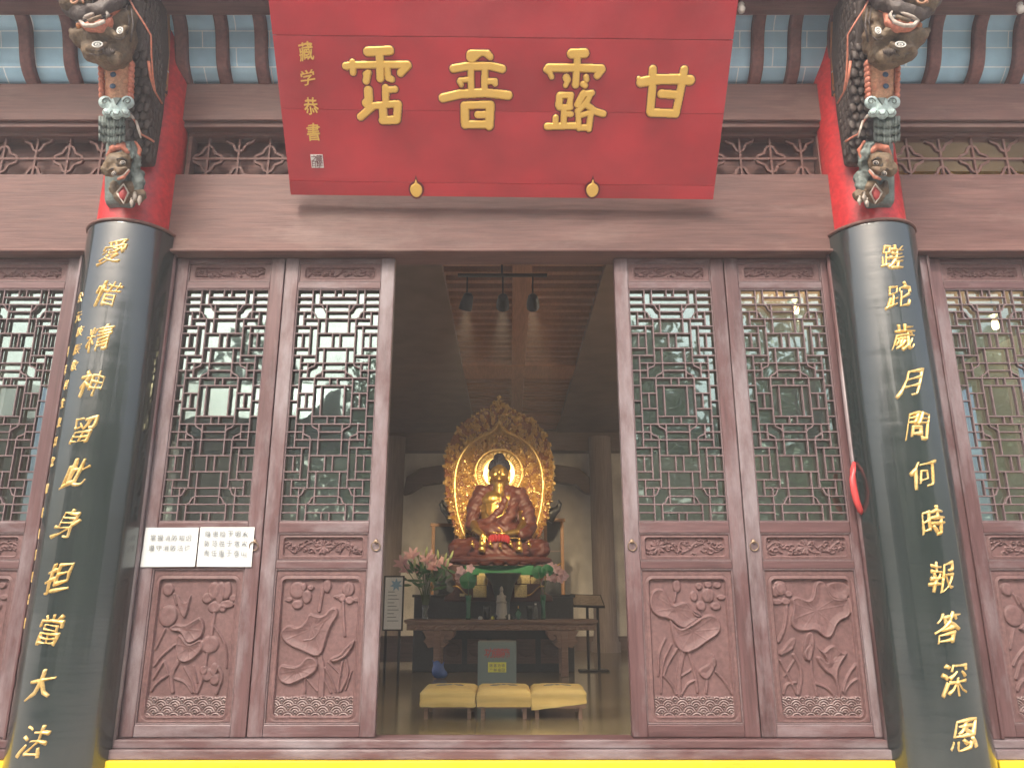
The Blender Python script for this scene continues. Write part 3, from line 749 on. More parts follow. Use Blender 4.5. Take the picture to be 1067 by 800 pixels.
sm += [('#', 21, 677, 0), ('#', 16, 710, 0)]
couplet(-1, '愛惜精神留此身担當大法', (262,306,352,400,447,493,545,601,656,713,773), (118,112,103,95,86,79,70,61,52,42,34), 'curved black board with gold characters on the left red post, small inscription beside them', sm)
couplet(1, '蹉跎歲月問何時報答深恩', (267,308,351,399,444,493,544,600,654,708,765), (931,937,942,949,957,963,973,982,988,996,1006), 'curved black board with one column of gold characters on the right red post', [])

# ------------------------------------------------------------------ the red plaque
pA = P(303, 203, -.20); pB = P(743, 208, -.20)
TILT = R(41.5); up = Vector((0, -math.sin(TILT), math.cos(TILT))); right = (pB-pA).normalized(); nrm = right.cross(up).normalized()
PW = (pB-pA).length; PH = 1.47
pq = thing('hanging_plaque', 'large red name board with four gold characters hung tilted over the doorway', 'plaque', pA)
up = nrm.cross(right) * -1 if nrm.cross(right).z < 0 else nrm.cross(right)
mw = Matrix((right.to_4d(), (-nrm).to_4d(), up.to_4d(), (0,0,0,1))).to_3x3().transposed()   # columns: local x, y, z axes
pq.rotation_euler = mw.to_euler()
def plq(px, py):
    """pixel to plaque-local x,z"""
    v = (400-py)/800.0; d = Vector(((px-VX)/800.0, math.cos(PITCH)-v*math.sin(PITCH), math.sin(PITCH)+v*math.cos(PITCH)))
    o = Vector((CAMX, CAMY, CAMZ)); n_ = mw.col[1]; t_ = (pA-o).dot(n_)/d.dot(n_); p = mw.transposed() @ (o + d*t_ - pA); return (p.x, p.z)
for z0, z1, dy in ((0, plq(500,191)[1]-.001, 0), (plq(500,191)[1]+.001, plq(500,116)[1]-.0005, .0012), (plq(500,116)[1]+.0005, plq(500,39)[1]-.0015, .0006), (plq(500,39)[1]+.0015, PH, 0)):
    b = MB(); b.box(0, PW, dy, .05, z0, z1); b.build('board', M['plaque'], pq, bevel=.0015)
b = MB(); b.box(.01, PW-.01, .0505, .06, .01, PH-.01); b.build('backing', M['redpost'], pq)
def strokes_relief(name, strokes, polys=(), step=.0028, hgt=.012, grow=.0, mats=None, edge=.007):
    """raised character from brush strokes [(points, width)], in plaque metres"""
    allp = [p for s in strokes for p in s[0]] + [p for q in polys for p in q]
    x0 = min(p[0] for p in allp)-.04; x1 = max(p[0] for p in allp)+.04; z0 = min(p[1] for p in allp)-.04; z1 = max(p[1] for p in allp)+.04
    X, Z = np.meshgrid(np.arange(x0, x1, step), np.arange(z0, z1, step)); d = np.full(X.shape, 9.0)
    for pts, w_ in strokes: d = np.minimum(d, seg_dist(X, Z, pts) - w_/2 - grow)
    for q in polys: d = np.minimum(d, poly_sdf(X, Z, q))
    h = np.where(d < 0, .002 + hgt*sstep(0, .0065, -d), .0014); h = np.where(d > edge, -.004, h)
    dc = (d[:-1, :-1]+d[1:, 1:]+d[1:, :-1]+d[:-1, 1:])/4
    return grid_mesh(name, X, -h, Z, mats or [M['gold'], M['outline']], pq, keep=dc < edge+.003, matidx=(dc > 0).astype(int))
def crop(ox, oy, s): return lambda p: plq(ox+p[0]/s, oy+p[1]/s)
def big(name, ox, oy, s, strokes):
    c = crop(ox, oy, s); k = (plq(ox+10, oy+60)[0]-plq(ox, oy+60)[0])/10/s
    strokes_relief(name, [([c(p) for p in pts], w_*k*1.04+.003) for pts, w_ in strokes])
big('gold_character', 340, 30, 6.957, [
  ([(300,168),(460,160)],58),([(385,165),(390,250),(392,360)],54),([(140,272),(200,265),(400,262),(590,262)],46),([(190,245),(195,320)],42),([(135,268),(150,285)],30),([(590,268),(540,322)],52),
  ([(300,325),(290,380)],48),([(285,330),(310,320)],36),([(445,290),(450,360),(475,368)],42),
  ([(305,448),(308,520),(290,540)],58),([(300,560),(330,570),(250,640)],50),([(345,560),(420,555),(500,545)],46),([(430,430),(432,540)],48),([(440,445),(500,440)],42),
  ([(410,560),(415,660)],56),([(520,550),(512,660)],54),([(410,665),(505,662)],56)])
big('gold_character', 445, 35, 7.27, [
  ([(330,160),(330,185)],56),([(335,150),(440,150),(480,180)],42),([(395,160),(345,205)],34),([(460,150),(480,180)],40),
  ([(200,268),(300,250),(480,248),(570,270)],54),([(332,250),(334,450)],46),([(438,250),(436,450)],46),
  ([(250,355),(310,350)],34),([(245,365),(260,390)],34),([(450,365),(515,362),(515,380)],40),
  ([(120,490),(250,460),(440,450),(615,470)],60),
  ([(285,550),(290,690)],62),([(285,545),(480,540)],54),([(478,545),(470,700)],64),([(300,690),(470,688)],56),([(385,615),(470,615)],50)])
big('gold_character', 555, 35, 7.27, [
  ([(295,155),(395,152)],62),([(340,160),(335,250),(325,390)],50),([(120,262),(160,262),(330,262),(520,268)],54),([(130,300),(145,330)],36),([(105,275),(130,290)],44),([(525,275),(490,320)],50),
  ([(255,335),(262,350)],50),([(270,350),(250,395)],34),([(405,330),(408,350)],40),([(380,385),(398,395)],40),
  ([(205,480),(200,545)],52),([(205,470),(290,468)],44),([(288,470),(278,560)],44),([(200,560),(285,560)],42),([(238,570),(235,690)],46),([(250,610),(290,612)],40),([(175,640),(172,700)],44),([(110,705),(320,700)],48),
  ([(385,455),(340,540)],48),([(385,460),(450,452)],42),([(440,455),(410,520),(340,590)],42),([(400,535),(470,590),(535,610)],46),([(345,600),(350,720)],40),([(370,620),(430,600)],36),([(440,610),(425,725)],44),([(360,715),(425,712)],44)])
big('gold_character', 655, 55, 10, [
  ([(130,310),(300,280),(520,278),(640,290)],92),([(105,270),(140,310)],40),([(252,175),(245,400),(225,620)],74),([(578,180),(540,400),(490,640)],74),([(230,625),(480,635)],78),([(340,430),(480,440)],78)])
# four small gold characters and the white seal at its left edge
for ch, py, px in (('藏', 54, 319), ('学', 81, 320.5), ('恭', 111, 324.5), ('書', 138, 327)):
    v, f = glyph(ch, .012, .03, 0, 2); c0 = plq(px, py); v = (brush(v, .03, py, .02, 1.0) if ch != '学' else brush(v, .03, py, .02, 1.25)*.85)*np.array([.088,.088,.105])
    v[:, 0] += c0[0]; v[:, 2] += c0[1]; v[:, 1] -= .003; put_mesh('small_character', v, f, M['gold'], pq)
c0 = plq(323.5, 161); c1 = plq(337.5, 175); b = MB(); b.box(c0[0], c1[0], -.004, .002, c1[1], c0[1]); b.build('seal', M['white'], pq)
for k, (ch, dx, dz) in enumerate((('藏', .7, .72), ('学', .7, .27), ('之', .3, .72), ('印', .3, .27))):
    v, f = glyph(ch, .0, .01, 0, 2); s = .042; v = v*s; v[:, 0] += c0[0]+(c1[0]-c0[0])*dx; v[:, 2] += c1[1]+(c0[1]-c1[1])*dz; v[:, 1] -= .006; put_mesh('seal_mark', v, f, M['outline'], pq)
# flame-shaped pegs that carry the plaque
for px, lab in ((434, 'gold flame-shaped peg under the second character from the left'), (617, 'gold flame-shaped peg under the third character from the left')):
    c = plq(px, 198)
    t = thing('plaque_peg', 'small gold flame-shaped peg at the bottom edge of the red plaque, ' + ('left of the two' if px < 500 else 'right of the two'), 'peg', pA + mw @ Vector((c[0], -.003, c[1])), 0, 'gold pegs at the plaque foot')
    t.rotation_euler = mw.to_euler()
    def drop(s): return [(s*.040*math.sin(a)*(1-.12*math.cos(a)), s*(-.045*math.cos(a) + (.03 if abs(a-math.pi) < .12 else 0))+.0) for a in [2*math.pi*i/28 for i in range(28)]]
    b = MB(); b.prism(drop(1.28), -.006, .0); b.build('backing', M['outline'], t)
    b = MB(); b.prism(drop(1.0), -.022, -.006); b.build('boss', M['gold'], t, bevel=.008, seg=3)

# ------------------------------------------------------------------ carved beast brackets under the eave
M['beast'] = worn('olive_beast_paint', [(.045,.035,.024), (.13,.095,.055), (.17,.12,.07), (.15,.075,.05)], (16,16,16), (.5,.8), .35, 80)
M['scale'] = worn('dark_scale_paint', [(.045,.035,.03), (.085,.065,.055)], (14,14,14), (.5,.7), .5, 60)
M['coral'] = worn('coral_paint', [(.48,.15,.09), (.60,.24,.16)], (9,9,9), (.5,.7), .1, 60)
M['mint'] = worn('pale_blue_paint', [(.36,.50,.50), (.50,.63,.62)], (9,9,9), (.5,.7), .1, 60)
M['slate'] = worn('slate_feather_paint', [(.10,.14,.135), (.20,.24,.22)], (12,12,12), (.5,.7), .3, 60)
M['pink'] = mat('pale_pink_paint', (.60,.38,.34), .5); M['bluedot'] = mat('blue_dot_paint', (.04,.09,.17), .5); M['crim'] = mat('crimson_paint', (.38,.05,.05), .5)
M['orange'] = mat('orange_edge_paint', (.42,.17,.06), .5)
def bracket(sx, label):
    t = thing('carved_bracket', label, 'bracket', (-2.495 if sx < 0 else 2.435, -.28, 3.15), 0, 'painted beast brackets above the posts')
    def q(px, py, Y):
        p = P(px, py, Y); return ((p.x+2.50)*(-sx), Y+.28, p.z-3.15)
    def e(px, py, Y, rx, rz, ry=None): return ('e', q(px, py, Y), (rx, ry or rx*.8, rz))
    def T(pts, r): return ('t', [q(*p) for p in pts], r if hasattr(r, '__len__') else [r]*len(pts))
    def tubes(name, lines, mt, par, n=6):
        b = MB()
        for pts, r in lines: b.tube([q(*p) for p in pts], r, n)
        return b.build(name, mt, par, smooth=True)
    def ring(px, py, Y, rx, rz, r):
        c = q(px, py, Y); return [(c[0]+rx*math.cos(a), c[1], c[2]+rz*math.sin(a)) for a in [i*2*math.pi/16 for i in range(17)]]
    def rough(o, amp, fr):
        me = o.data
        for v in me.vertices: v.co += v.normal*amp*(noise.noise(v.co*fr) + .5*noise.noise(v.co*fr*2.3) - .6*abs(noise.noise(v.co*fr*1.4+Vector((5,1,2)))))
        return o
    # broad dark body board with its scales
    b = MB(); prof = [(.02,.34),(-.06,.33),(-.13,.48),(-.21,.72),(-.33,.99),(-.50,1.30),(-.60,1.52),(-.15,1.55),(.0,1.2),(.03,.75)]
    xs = sorted([(-.05)*(-sx), (.205)*(-sx)]); b.prismx(prof, xs[0], xs[1]); b.build('body', M['scale'], t, bevel=.03, seg=3)
    b = MB(); xs = sorted([(-.07)*(-sx), (.11)*(-sx)]); b.prismx([(.02,.03),(-.06,.05),(-.10,.2),(-.15,.45),(.02,.45)], xs[0], xs[1]); b.build('lower_body', M['slate'], t, bevel=.03, seg=3)
    b = MB(); fx = .205*(-sx)
    for r_ in range(20):
        for c_ in range(6):
            z = .42+.055*r_; y0 = float(np.interp(z, [.33,.48,.99,1.5], [-.06,-.13,-.33,-.56])); y = y0 + .03 + .042*c_ + .02*(r_ % 2)
            if y < .0: b.ell((fx, y, z), (.008, .024, .034), 8, 6)
    for r_ in range(13):
        for c_ in range(3):
            z = .40+.05*r_; y0 = float(np.interp(z, [.33,.48,.99,1.5], [-.06,-.13,-.33,-.56])); b.ell(((.085+.045*c_+.02*(r_ % 2))*(-sx), y0-.002, z), (.025, .010, .034), 8, 6)
    b.build('scales', M['scale'], t, smooth=True)
    tubes('edge_line', [([(131,-6,-.80),(139,9,-.78),(150,26,-.74),(156.5,37,-.70),(157,58,-.64),(158.5,80,-.58),(161,96,-.53),(168,108,-.44)], [.006]*8), ([(154,64,-.62),(156,80,-.58),(160,95,-.53)], [.010,.009,.005]), ([(134,118,-.5),(141,128,-.48),(146,140,-.46),(152,143,-.42),(160,148,-.40)], [.007]*5)], M['coral'], t)
    # big head hanging muzzle-up
    Y = -.80
    o = blob('big_head', [e(108,46,Y+.08,.155,.125,.12), e(115,58,Y+.07,.12,.08,.10), e(100,54,Y+.04,.09,.075,.08), e(88,40,Y+.02,.085,.055,.08), e(131,40,Y+.07,.05,.12,.10), e(133,20,Y+.06,.05,.10), T([(74,33,Y+.05),(84,36,Y+.01),(96,38,Y-.04)],[.025,.035,.03]), T([(91,50,Y-.02),(101,52,Y-.05),(109,46,Y-.05)],[.022,.026,.02]), T([(119,38,Y-.05),(126,39,Y-.04),(130,30,Y-.02)],[.02,.022,.02]), e(104,58,Y-.01,.045,.04), e(118,60,Y,.05,.045), e(111,34,Y-.05,.05,.035), e(104,24,Y-.0,.13,.06,.09), e(125,18,Y+.0,.06,.07)], M['beast'], t, .011, 1)
    rough(o, .012, 17)
    b = MB()
    for cx, cy, rx, rz in ((100.5,46.5,.026,.016),(124,32,.014,.019)): b.tube(ring(cx, cy, Y-.080, rx*1.15, rz*1.15, .0), .0042, 6); b.tube(ring(cx, cy, Y-.086, rx*.45, rz*.45, 0), .003, 6)
    b.build('eye_ring', M['white'], o, smooth=True)
    b = MB()
    for cx, cy, rx, rz in ((100.5,46.5,.026,.016),(124,32,.014,.019)): b.ell(q(cx, cy, Y-.066), (rx, .016, rz), 14, 8)
    b.build('eye', M['slate'], o, smooth=True)
    tubes('wrinkles', [([(106+2.2*i,50+abs(i-3)*.6,Y-.055),(107+1.8*i,55,Y-.05),(108+1.5*i,60-abs(i-3),Y-.03)], [.003,.006,.002]) for i in range(7)] + [([(94,52,Y-.05),(102,53.5,Y-.06),(108,50,Y-.06)],.004), ([(92,56,Y-.03),(102,58,Y-.04),(110,55,Y-.045)],.004), ([(119,40,Y-.06),(125,42,Y-.055),(130,38,Y-.04)],.004), ([(136,10,Y-.0),(138,26,Y),(135,44,Y+.01)],.006), ([(131,6,Y-.02),(134,22,Y-.02),(132,36,Y-.0)],.005)], M['scale'], o)
    # muzzle: pale lips round a dark mouth
    k = blob('muzzle', [T([(84,24,Y-.07),(92,29,Y-.09),(103,29,Y-.10),(113,23,Y-.08),(117,14,Y-.05)],[.018,.030,.033,.028,.016]), e(101,27,Y-.07,.09,.03,.05)], M['coral'], o, .009, 1); rough(k, .004, 30)
    tubes('lips', [([(83,22,Y-.10),(87,27,Y-.125),(97,27,Y-.135),(107,23,Y-.13),(112,16,Y-.11),(109,12,Y-.11),(98,14,Y-.125),(88,18,Y-.12),(83,22,Y-.10)], .012)], M['bone'], o, 8)
    b = MB(); b.ell(q(98,20.5,Y-.10), (.078,.02,.034), 16, 8, Matrix.Rotation(R(18)*sx, 3, 'Y')); b.build('mouth', M['black'], o, smooth=True)
    tubes('tongue', [([(91,22,Y-.13),(98,20,Y-.14),(105,17,Y-.13)], [.010,.014,.010])], M['beast'], o, 8)
    blob('ear', [T([(112,15,Y-.06),(119,10,Y-.05),(127,2,Y-.03)], [.014,.028,.018])], M['coral'], o, .009, 1)
    b = MB(); b.ell(q(82,27,Y-.05), (.022,.02,.022), 10, 6); b.build('nostril', M['orange'], o, smooth=True)
    # dark crest above, cut by the frame of the photo
    k = blob('crest', [T([(62,-6,Y+.02),(76,12,Y-.06),(88,16,Y-.10),(104,10,Y-.11),(120,2,Y-.08),(132,-12,Y)],[.04,.055,.05,.05,.05,.06]), e(92,-2,Y-.04,.16,.09,.13), e(112,-14,Y-.02,.16,.12,.14)], M['scale'], t, .013, 1); rough(k, .014, 14)
    k2 = blob('knob', [e(74,3,Y-.10,.075,.06,.07), e(86,-3,Y-.13,.06,.05,.05)], M['beast'], k, .011, 1); rough(k2, .012, 24)
    c = q(79, 3, Y-.17); b = MB(); b.tube([(c[0]+(.04-.0022*i)*math.cos(i*.55), c[1]-.002*i, c[2]+(.035-.002*i)*math.sin(i*.55)) for i in range(17)], .006, 6); b.build('curl', M['amberp'], k, smooth=True)
    # belly plate with scalloped edges and dark blue dots
    pr = []
    for i in range(9):
        tt = i/8; a_, b_ = q(120.5, 64, -.68), q(120, 102, -.59); pr.append(('e', tuple(a_[j]*(1-tt)+b_[j]*tt + (.03 if j == 1 else 0) for j in range(3)), (.094-.010*tt, .055, .028)))
    o = blob('belly', pr, M['amberp'], t, .009, 0); rough(o, .004, 40)
    b = MB()
    for i in range(7):
        for s_ in (104.5-.0, 136.5): py_ = 67+5.6*i; b.ell(q(s_+(1.2 if s_ < 110 else -1.2)*(i/7), py_, -.665+.08*i/7), (.017, .03, .024), 10, 6)
    b.build('scallops', M['coral'], o, smooth=True)
    b = MB()
    for px_, py_ in ((119.5,68), (119,80.5), (118.5,92.5)): c = q(px_, py_, -.68+.075*(py_-66)/35); b.ell((c[0], c[1]-.024, c[2]), (.019,.010,.018), 12, 6)
    b.build('dot', M['bluedot'], o, smooth=True)
    # scroll collar
    Yc = -.60
    o = blob('collar', [e(109,107,Yc,.042,.042,.035), e(132,107,Yc,.042,.042,.035), e(120.5,109,Yc,.055,.040,.035), e(111,118,Yc,.030,.028,.03), e(120,120,Yc-.005,.032,.028,.03), e(130,118,Yc,.030,.028,.03), e(120,113,Yc,.06,.03,.03)], M['mint'], t, .008, 1)
    b = MB()
    for cx, sg in ((109, 1), (132, -1)):
        c = q(cx, 106, Yc-.034); b.tube([(c[0]+(-sx)*sg*(.028-.0018*i)*math.cos(i*.55), c[1]-.0006*i, c[2]+(.030-.0018*i)*math.sin(i*.55)) for i in range(14)], .0045, 6)
    for cx in (111, 120, 130): b.tube([q(cx-4, 115.5, Yc-.028), q(cx-2, 119, Yc-.034), q(cx+2, 119.5, Yc-.034), q(cx+4, 116, Yc-.028)], .004, 6)
    b.build('curl', M['slate'], o, smooth=True)
    b = MB(); c = q(120.5, 105.5, Yc-.036); b.prism([(c[0]-.024, c[2]+.022), (c[0]+.024, c[2]+.022), (c[0], c[2]-.026)], c[1]-.004, c[1]+.02); b.build('triangle', M['slate'], o)
    tubes('claw', [([(130,121,-.56),(136,121,-.56),(139,124,-.55)], [.010,.012,.006]), ([(141,126,-.52),(143,133,-.52),(146,144,-.5)], [.006,.009,.004])], M['bone'], t)
    # feather tuft: many thin hanging locks
    lk = []
    for i in range(9):
        for r_ in range(3):
            x_ = 103.5+i*3.1; y0 = 122+8*r_; lk.append(([(x_, y0, -.565-.008*(i % 2)+.02*r_), (x_-.3+(4-i)*.15, y0+9, -.575+.02*r_), (x_+(4-i)*.45, y0+15-abs(i-4)*1.9+2.5*(i % 2), -.55+.02*r_)], [.010,.012,.003]))
    tubes('feathers', lk, M['slate'], t)
    # small head
    Ys = -.47
    o = blob('small_head', [e(122,171,Ys,.078,.075,.07), e(131,163,Ys+.01,.045,.05), e(113,176,Ys,.05,.055), e(124,165,Ys-.035,.05,.022,.03), T([(119,176,Ys-.05),(124,178,Ys-.07),(130,176,Ys-.06)],[.018,.022,.016]), T([(121,165,Ys-.05),(126,164,Ys-.06),(131,167,Ys-.04)],[.010,.014,.010]), T([(112,178,Ys-.04),(117,176,Ys-.055),(121,175,Ys-.05)],[.010,.014,.010])], M['beast'], t, .009, 1); rough(o, .007, 26)
    b = MB()
    for cx, cy in ((127,170),(118.5,181)): b.ell(q(cx, cy, Ys-.060), (.019,.010,.017), 12, 6)
    b.build('eye', M['bone'], o, smooth=True)
    b = MB()
    for cx, cy in ((127,170),(118.5,181)): b.tube(ring(cx, cy, Ys-.068, .011, .010, 0), .0035, 5); b.ell(q(cx, cy, Ys-.070), (.005,.004,.005), 8, 5)
    b.build('pupil', M['black'], o, smooth=True)
    tubes('brow', [([(121,166,Ys-.065),(126,164.5,Ys-.075),(131,168,Ys-.05)], .004), ([(113,177,Ys-.05),(117,175.5,Ys-.065),(121,176,Ys-.065)], .004), ([(120,170,Ys-.06),(121.5,174,Ys-.07),(123,172,Ys-.065)],.003)], M['black'], o)
    tubes('mouth', [([(122,187,Ys-.065),(128,185,Ys-.085),(134,178,Ys-.065)], [.007,.011,.006])], M['coral'], o)
    tubes('teeth', [([(122,185.5,Ys-.075),(128,182.5,Ys-.095),(133.5,176.5,Ys-.072)], .0035)], M['bone'], o)
    k = blob('flank', [e(138,170,-.40,.045,.10), e(143,190,-.37,.045,.09), T([(126,148,-.50),(133,152,-.49),(137,164,-.47)],[.018,.026,.02]), T([(139,150,-.45),(142,160,-.44),(144,172,-.42)],[.018,.022,.02])], M['slate'], t, .010, 1); rough(k, .012, 26)
    k = blob('arm', [T([(112,163,-.46),(117,155,-.50),(127,152,-.50),(132,158,-.49)], [.016,.026,.026,.018]), T([(140,148,-.47),(145,156,-.45),(143,166,-.44)], [.012,.014,.010])], M['coral'], t, .008, 1); rough(k, .005, 30)
    o = blob('lower_beast', [e(134,197,-.36,.07,.055), e(127,205,-.37,.055,.045), e(144,204,-.36,.045,.05), e(118,196,-.37,.03,.05)], M['beast'], t, .009, 1); rough(o, .010, 26)
    b = MB(); b.tube([q(121,201,-.44), q(128,192,-.455), q(133,201,-.445), q(128,212,-.42), q(121,201,-.44)], .0065, 6); b.build('lip', M['bone'], o, smooth=True)
    b = MB(); b.ell(q(127.5,202,-.425), (.030,.02,.045), 12, 8); b.build('tongue', M['crim'], o, smooth=True)
    for cx, cy in ((140,205),(145,209),(137,211)):
        b = MB(); b.tube([q(cx, cy-4, -.41), q(cx-.5, cy, -.43), q(cx-1, cy+5, -.42)], [.010,.013,.005], 8); b.build('paw_claw', M['bone'], o, smooth=True)
    # painted strip with small carvings, against the beam
    Yw = -.30
    a, bq, c, d = q(157,8,Yw), q(175,8,Yw), q(172,96,Yw+.05), q(160,96,Yw+.05)
    k = MB(); k.add([a, bq, c, d] + [(p[0], p[1]+.05, p[2]) for p in (a, bq, c, d)], [(0,1,2,3),(7,6,5,4),(0,4,5,1),(1,5,6,2),(2,6,7,3),(3,7,4,0)]); o = k.build('side_strip', M['scale'], t)
    tubes('strip_edge', [([(174.5,4,Yw-.01),(174.5,50,Yw+.01),(172,94,Yw+.04)], .012), ([(160,86,Yw+.02),(165,95,Yw+.02),(172,100,Yw+.03)], .012)], M['orange'], o, 8)
    rs = random.Random(5)
    for nm, mt in (('red_carving','crim'),('blue_carving','bluedot'),('white_carving','mint'),('coral_carving','coral'),('brown_carving','beast')):
        prs = []
        for i in range(6): py_ = 12 + rs.random()*82; x_ = 167+rs.uniform(-4,4); prs.append(T([(x_, py_, Yw-.012+.05*py_/96), (x_+rs.uniform(-3,3), py_+rs.uniform(2,6), Yw-.02+.05*py_/96), (x_+rs.uniform(-4,4), py_+rs.uniform(5,9), Yw-.01+.05*py_/96)], [.008,.014,.006]))
        blob(nm, prs, M[mt], o, .007, 0)
    return t
M['bone'] = worn('bone_paint', [(.38,.34,.29), (.55,.50,.44)], (16,16,16), (.5,.7), .1, 60); M['amberp'] = worn('amber_paint', [(.46,.22,.13), (.58,.33,.20), (.52,.20,.13)], (12,12,12), (.5,.75), .2, 60)
bracket(-1, 'carved beast bracket with orange belly above the left couplet board')
bracket(1, 'carved beast bracket with orange belly above the right couplet board')

# small things on the facade --------------------------------------------------
M['paper'] = mat('white_paper', (.62,.66,.66), .55); M['ink'] = mat('grey_ink', (.17,.19,.20), .8)
def paper(corners, rows, label, seed):
    q = [P(x_, y_, -.038) for x_, y_ in corners]; o0 = q[3]
    t = thing('notice_paper', label, 'notice', o0, 0, 'white paper notices on the left door leaves')
    n = 10; X = np.zeros((n, n)); Y = X.copy(); Z = X.copy()
    for i in range(n):
        for j in range(n):
            u, v = j/(n-1), i/(n-1); p = (q[3]*(1-u)+q[2]*u)*(1-v) + (q[0]*(1-u)+q[1]*u)*v
            X[i, j] = p.x-o0.x; Z[i, j] = p.z-o0.z; Y[i, j] = -.003*math.sin(u*5+seed)*math.sin(v*4) - .004*abs(u-.5)
    grid_mesh('sheet', X, Y, Z, M['paper'], t)
    for (px, py, dx, txt, s) in rows:
        for i, ch in enumerate(txt):
            p = P(px+dx*i, py + .5*i*.1, -.048); v, f = glyph(ch, .006, .0, 0, 1); v = v*np.array([s*.95, s, s]); v[:, 0] += p.x-o0.x; v[:, 2] += p.z-o0.z; v[:, 1] = -.0095
            put_mesh('character', v, f, M['ink'], t)
paper([(152,549.5),(207.5,549.5),(203,590),(146,590.5)], [(159.5,560,7.4,'掌握消防知识',.036),(158,570.5,7.4,'遵守消防法律',.036)], 'white paper notice with two lines of grey characters, left of a pair', 0)
paper([(209,549),(265.5,549),(262,590.3),(205,590)], [(216.5,556,7.8,'隐患险于明火',.036),(215.5,566,7.8,'防范胜于救灾',.036),(215,576,7.8,'责任重于泰山',.036)], 'white paper notice with three lines of grey characters beside a door ring', 2)
b = MB(); M['redplastic'] = mat('red_plastic', (.62,.07,.07), .35)
pp = [P(890,482,-.085), P(888.5,490,-.11), P(888.6,500,-.125), P(890,511,-.13), P(892.5,522,-.12), P(896,531,-.10), P(899,535,-.085)]
b.tube([tuple(p-pp[0]) for p in pp], [.012,.018,.020,.021,.020,.018,.012], 10)
o = b.build('red_handle', M['redplastic'], None, smooth=True); o.location = pp[0]; tag(o, 'red curved plastic handle on the jamb beside the right couplet board', 'handle')
M['porcelain'] = mat('porcelain', (.7,.68,.62), .3)
for px, lab in ((772, 'small white porcelain knob under the eave beam, right of the plaque'), (1062, 'small white porcelain knob under the eave beam at the right photo edge')):
    p = P(px, 3, -.48); z = 4.60
    b = MB(); b.lathe([(0, -.075), (.018, -.07), (.026, -.045), (.018, -.02), (.022, -.012), (.016, 0)], 16); o = b.build('porcelain_knob', M['porcelain'], None, smooth=True); o.location = (p.x, -.48, z); tag(o, lab, 'knob', 'porcelain knobs under the eave beam')

# ------------------------------------------------------------------ inside the hall
def sit(t, z): t.location.z = z
# spot track
tp = P(523, 287, 2.84)
t = thing('spot_track', 'black ceiling track carrying three round spotlights above the doorway', 'spotlights', tp)
b = MB(); x0 = P(477, 287, 2.84).x-tp.x; x1 = P(570, 287, 2.84).x-tp.x; b.box(x0, x1, -.02, .02, -.015, .015); b.box(-.01, .01, -.01, .01, .015, 4.23-tp.z+.03); b.build('track', M['black'], t, bevel=.003)
for px, aim in ((487, (-.9, 8.0, 1.9)), (524, (-.15, 8.0, 1.9)), (555, (.5, 8.0, 1.9))):
    hx = P(px, 287, 2.84).x-tp.x; hz = P(px, 314, 2.84).z-tp.z
    b = MB(); b.box(hx-.008, hx+.008, -.008, .008, hz+.06, -.012); st = b.build('stem', M['black'], t)
    b = MB(); d = (Vector(aim) - Vector((tp.x+hx, 2.84, tp.z+hz))).normalized()
    tilt = d if px != 487 else Vector((-.25, .5, -.83)).normalized()
    base = Vector((hx, 0, hz)); b.tube([base - tilt*.09, base-tilt*.07, base + tilt*.03, base + tilt*.09], [.03, .05, .068, .07], 18); b.build('lamp_head', M['black'], t, smooth=False)
    ld = bpy.data.lights.new('spot', 'SPOT'); lo = bpy.data.objects.new('spot', ld); C.objects.link(lo); lo.parent = t
    ld.energy = 400; ld.spot_size = R(32); ld.spot_blend = .8; ld.color = (1.0, .78, .48); ld.shadow_soft_size = .05
    lo.location = base + d*.13; lo.rotation_euler = d.to_track_quat('-Z', 'Y').to_euler()

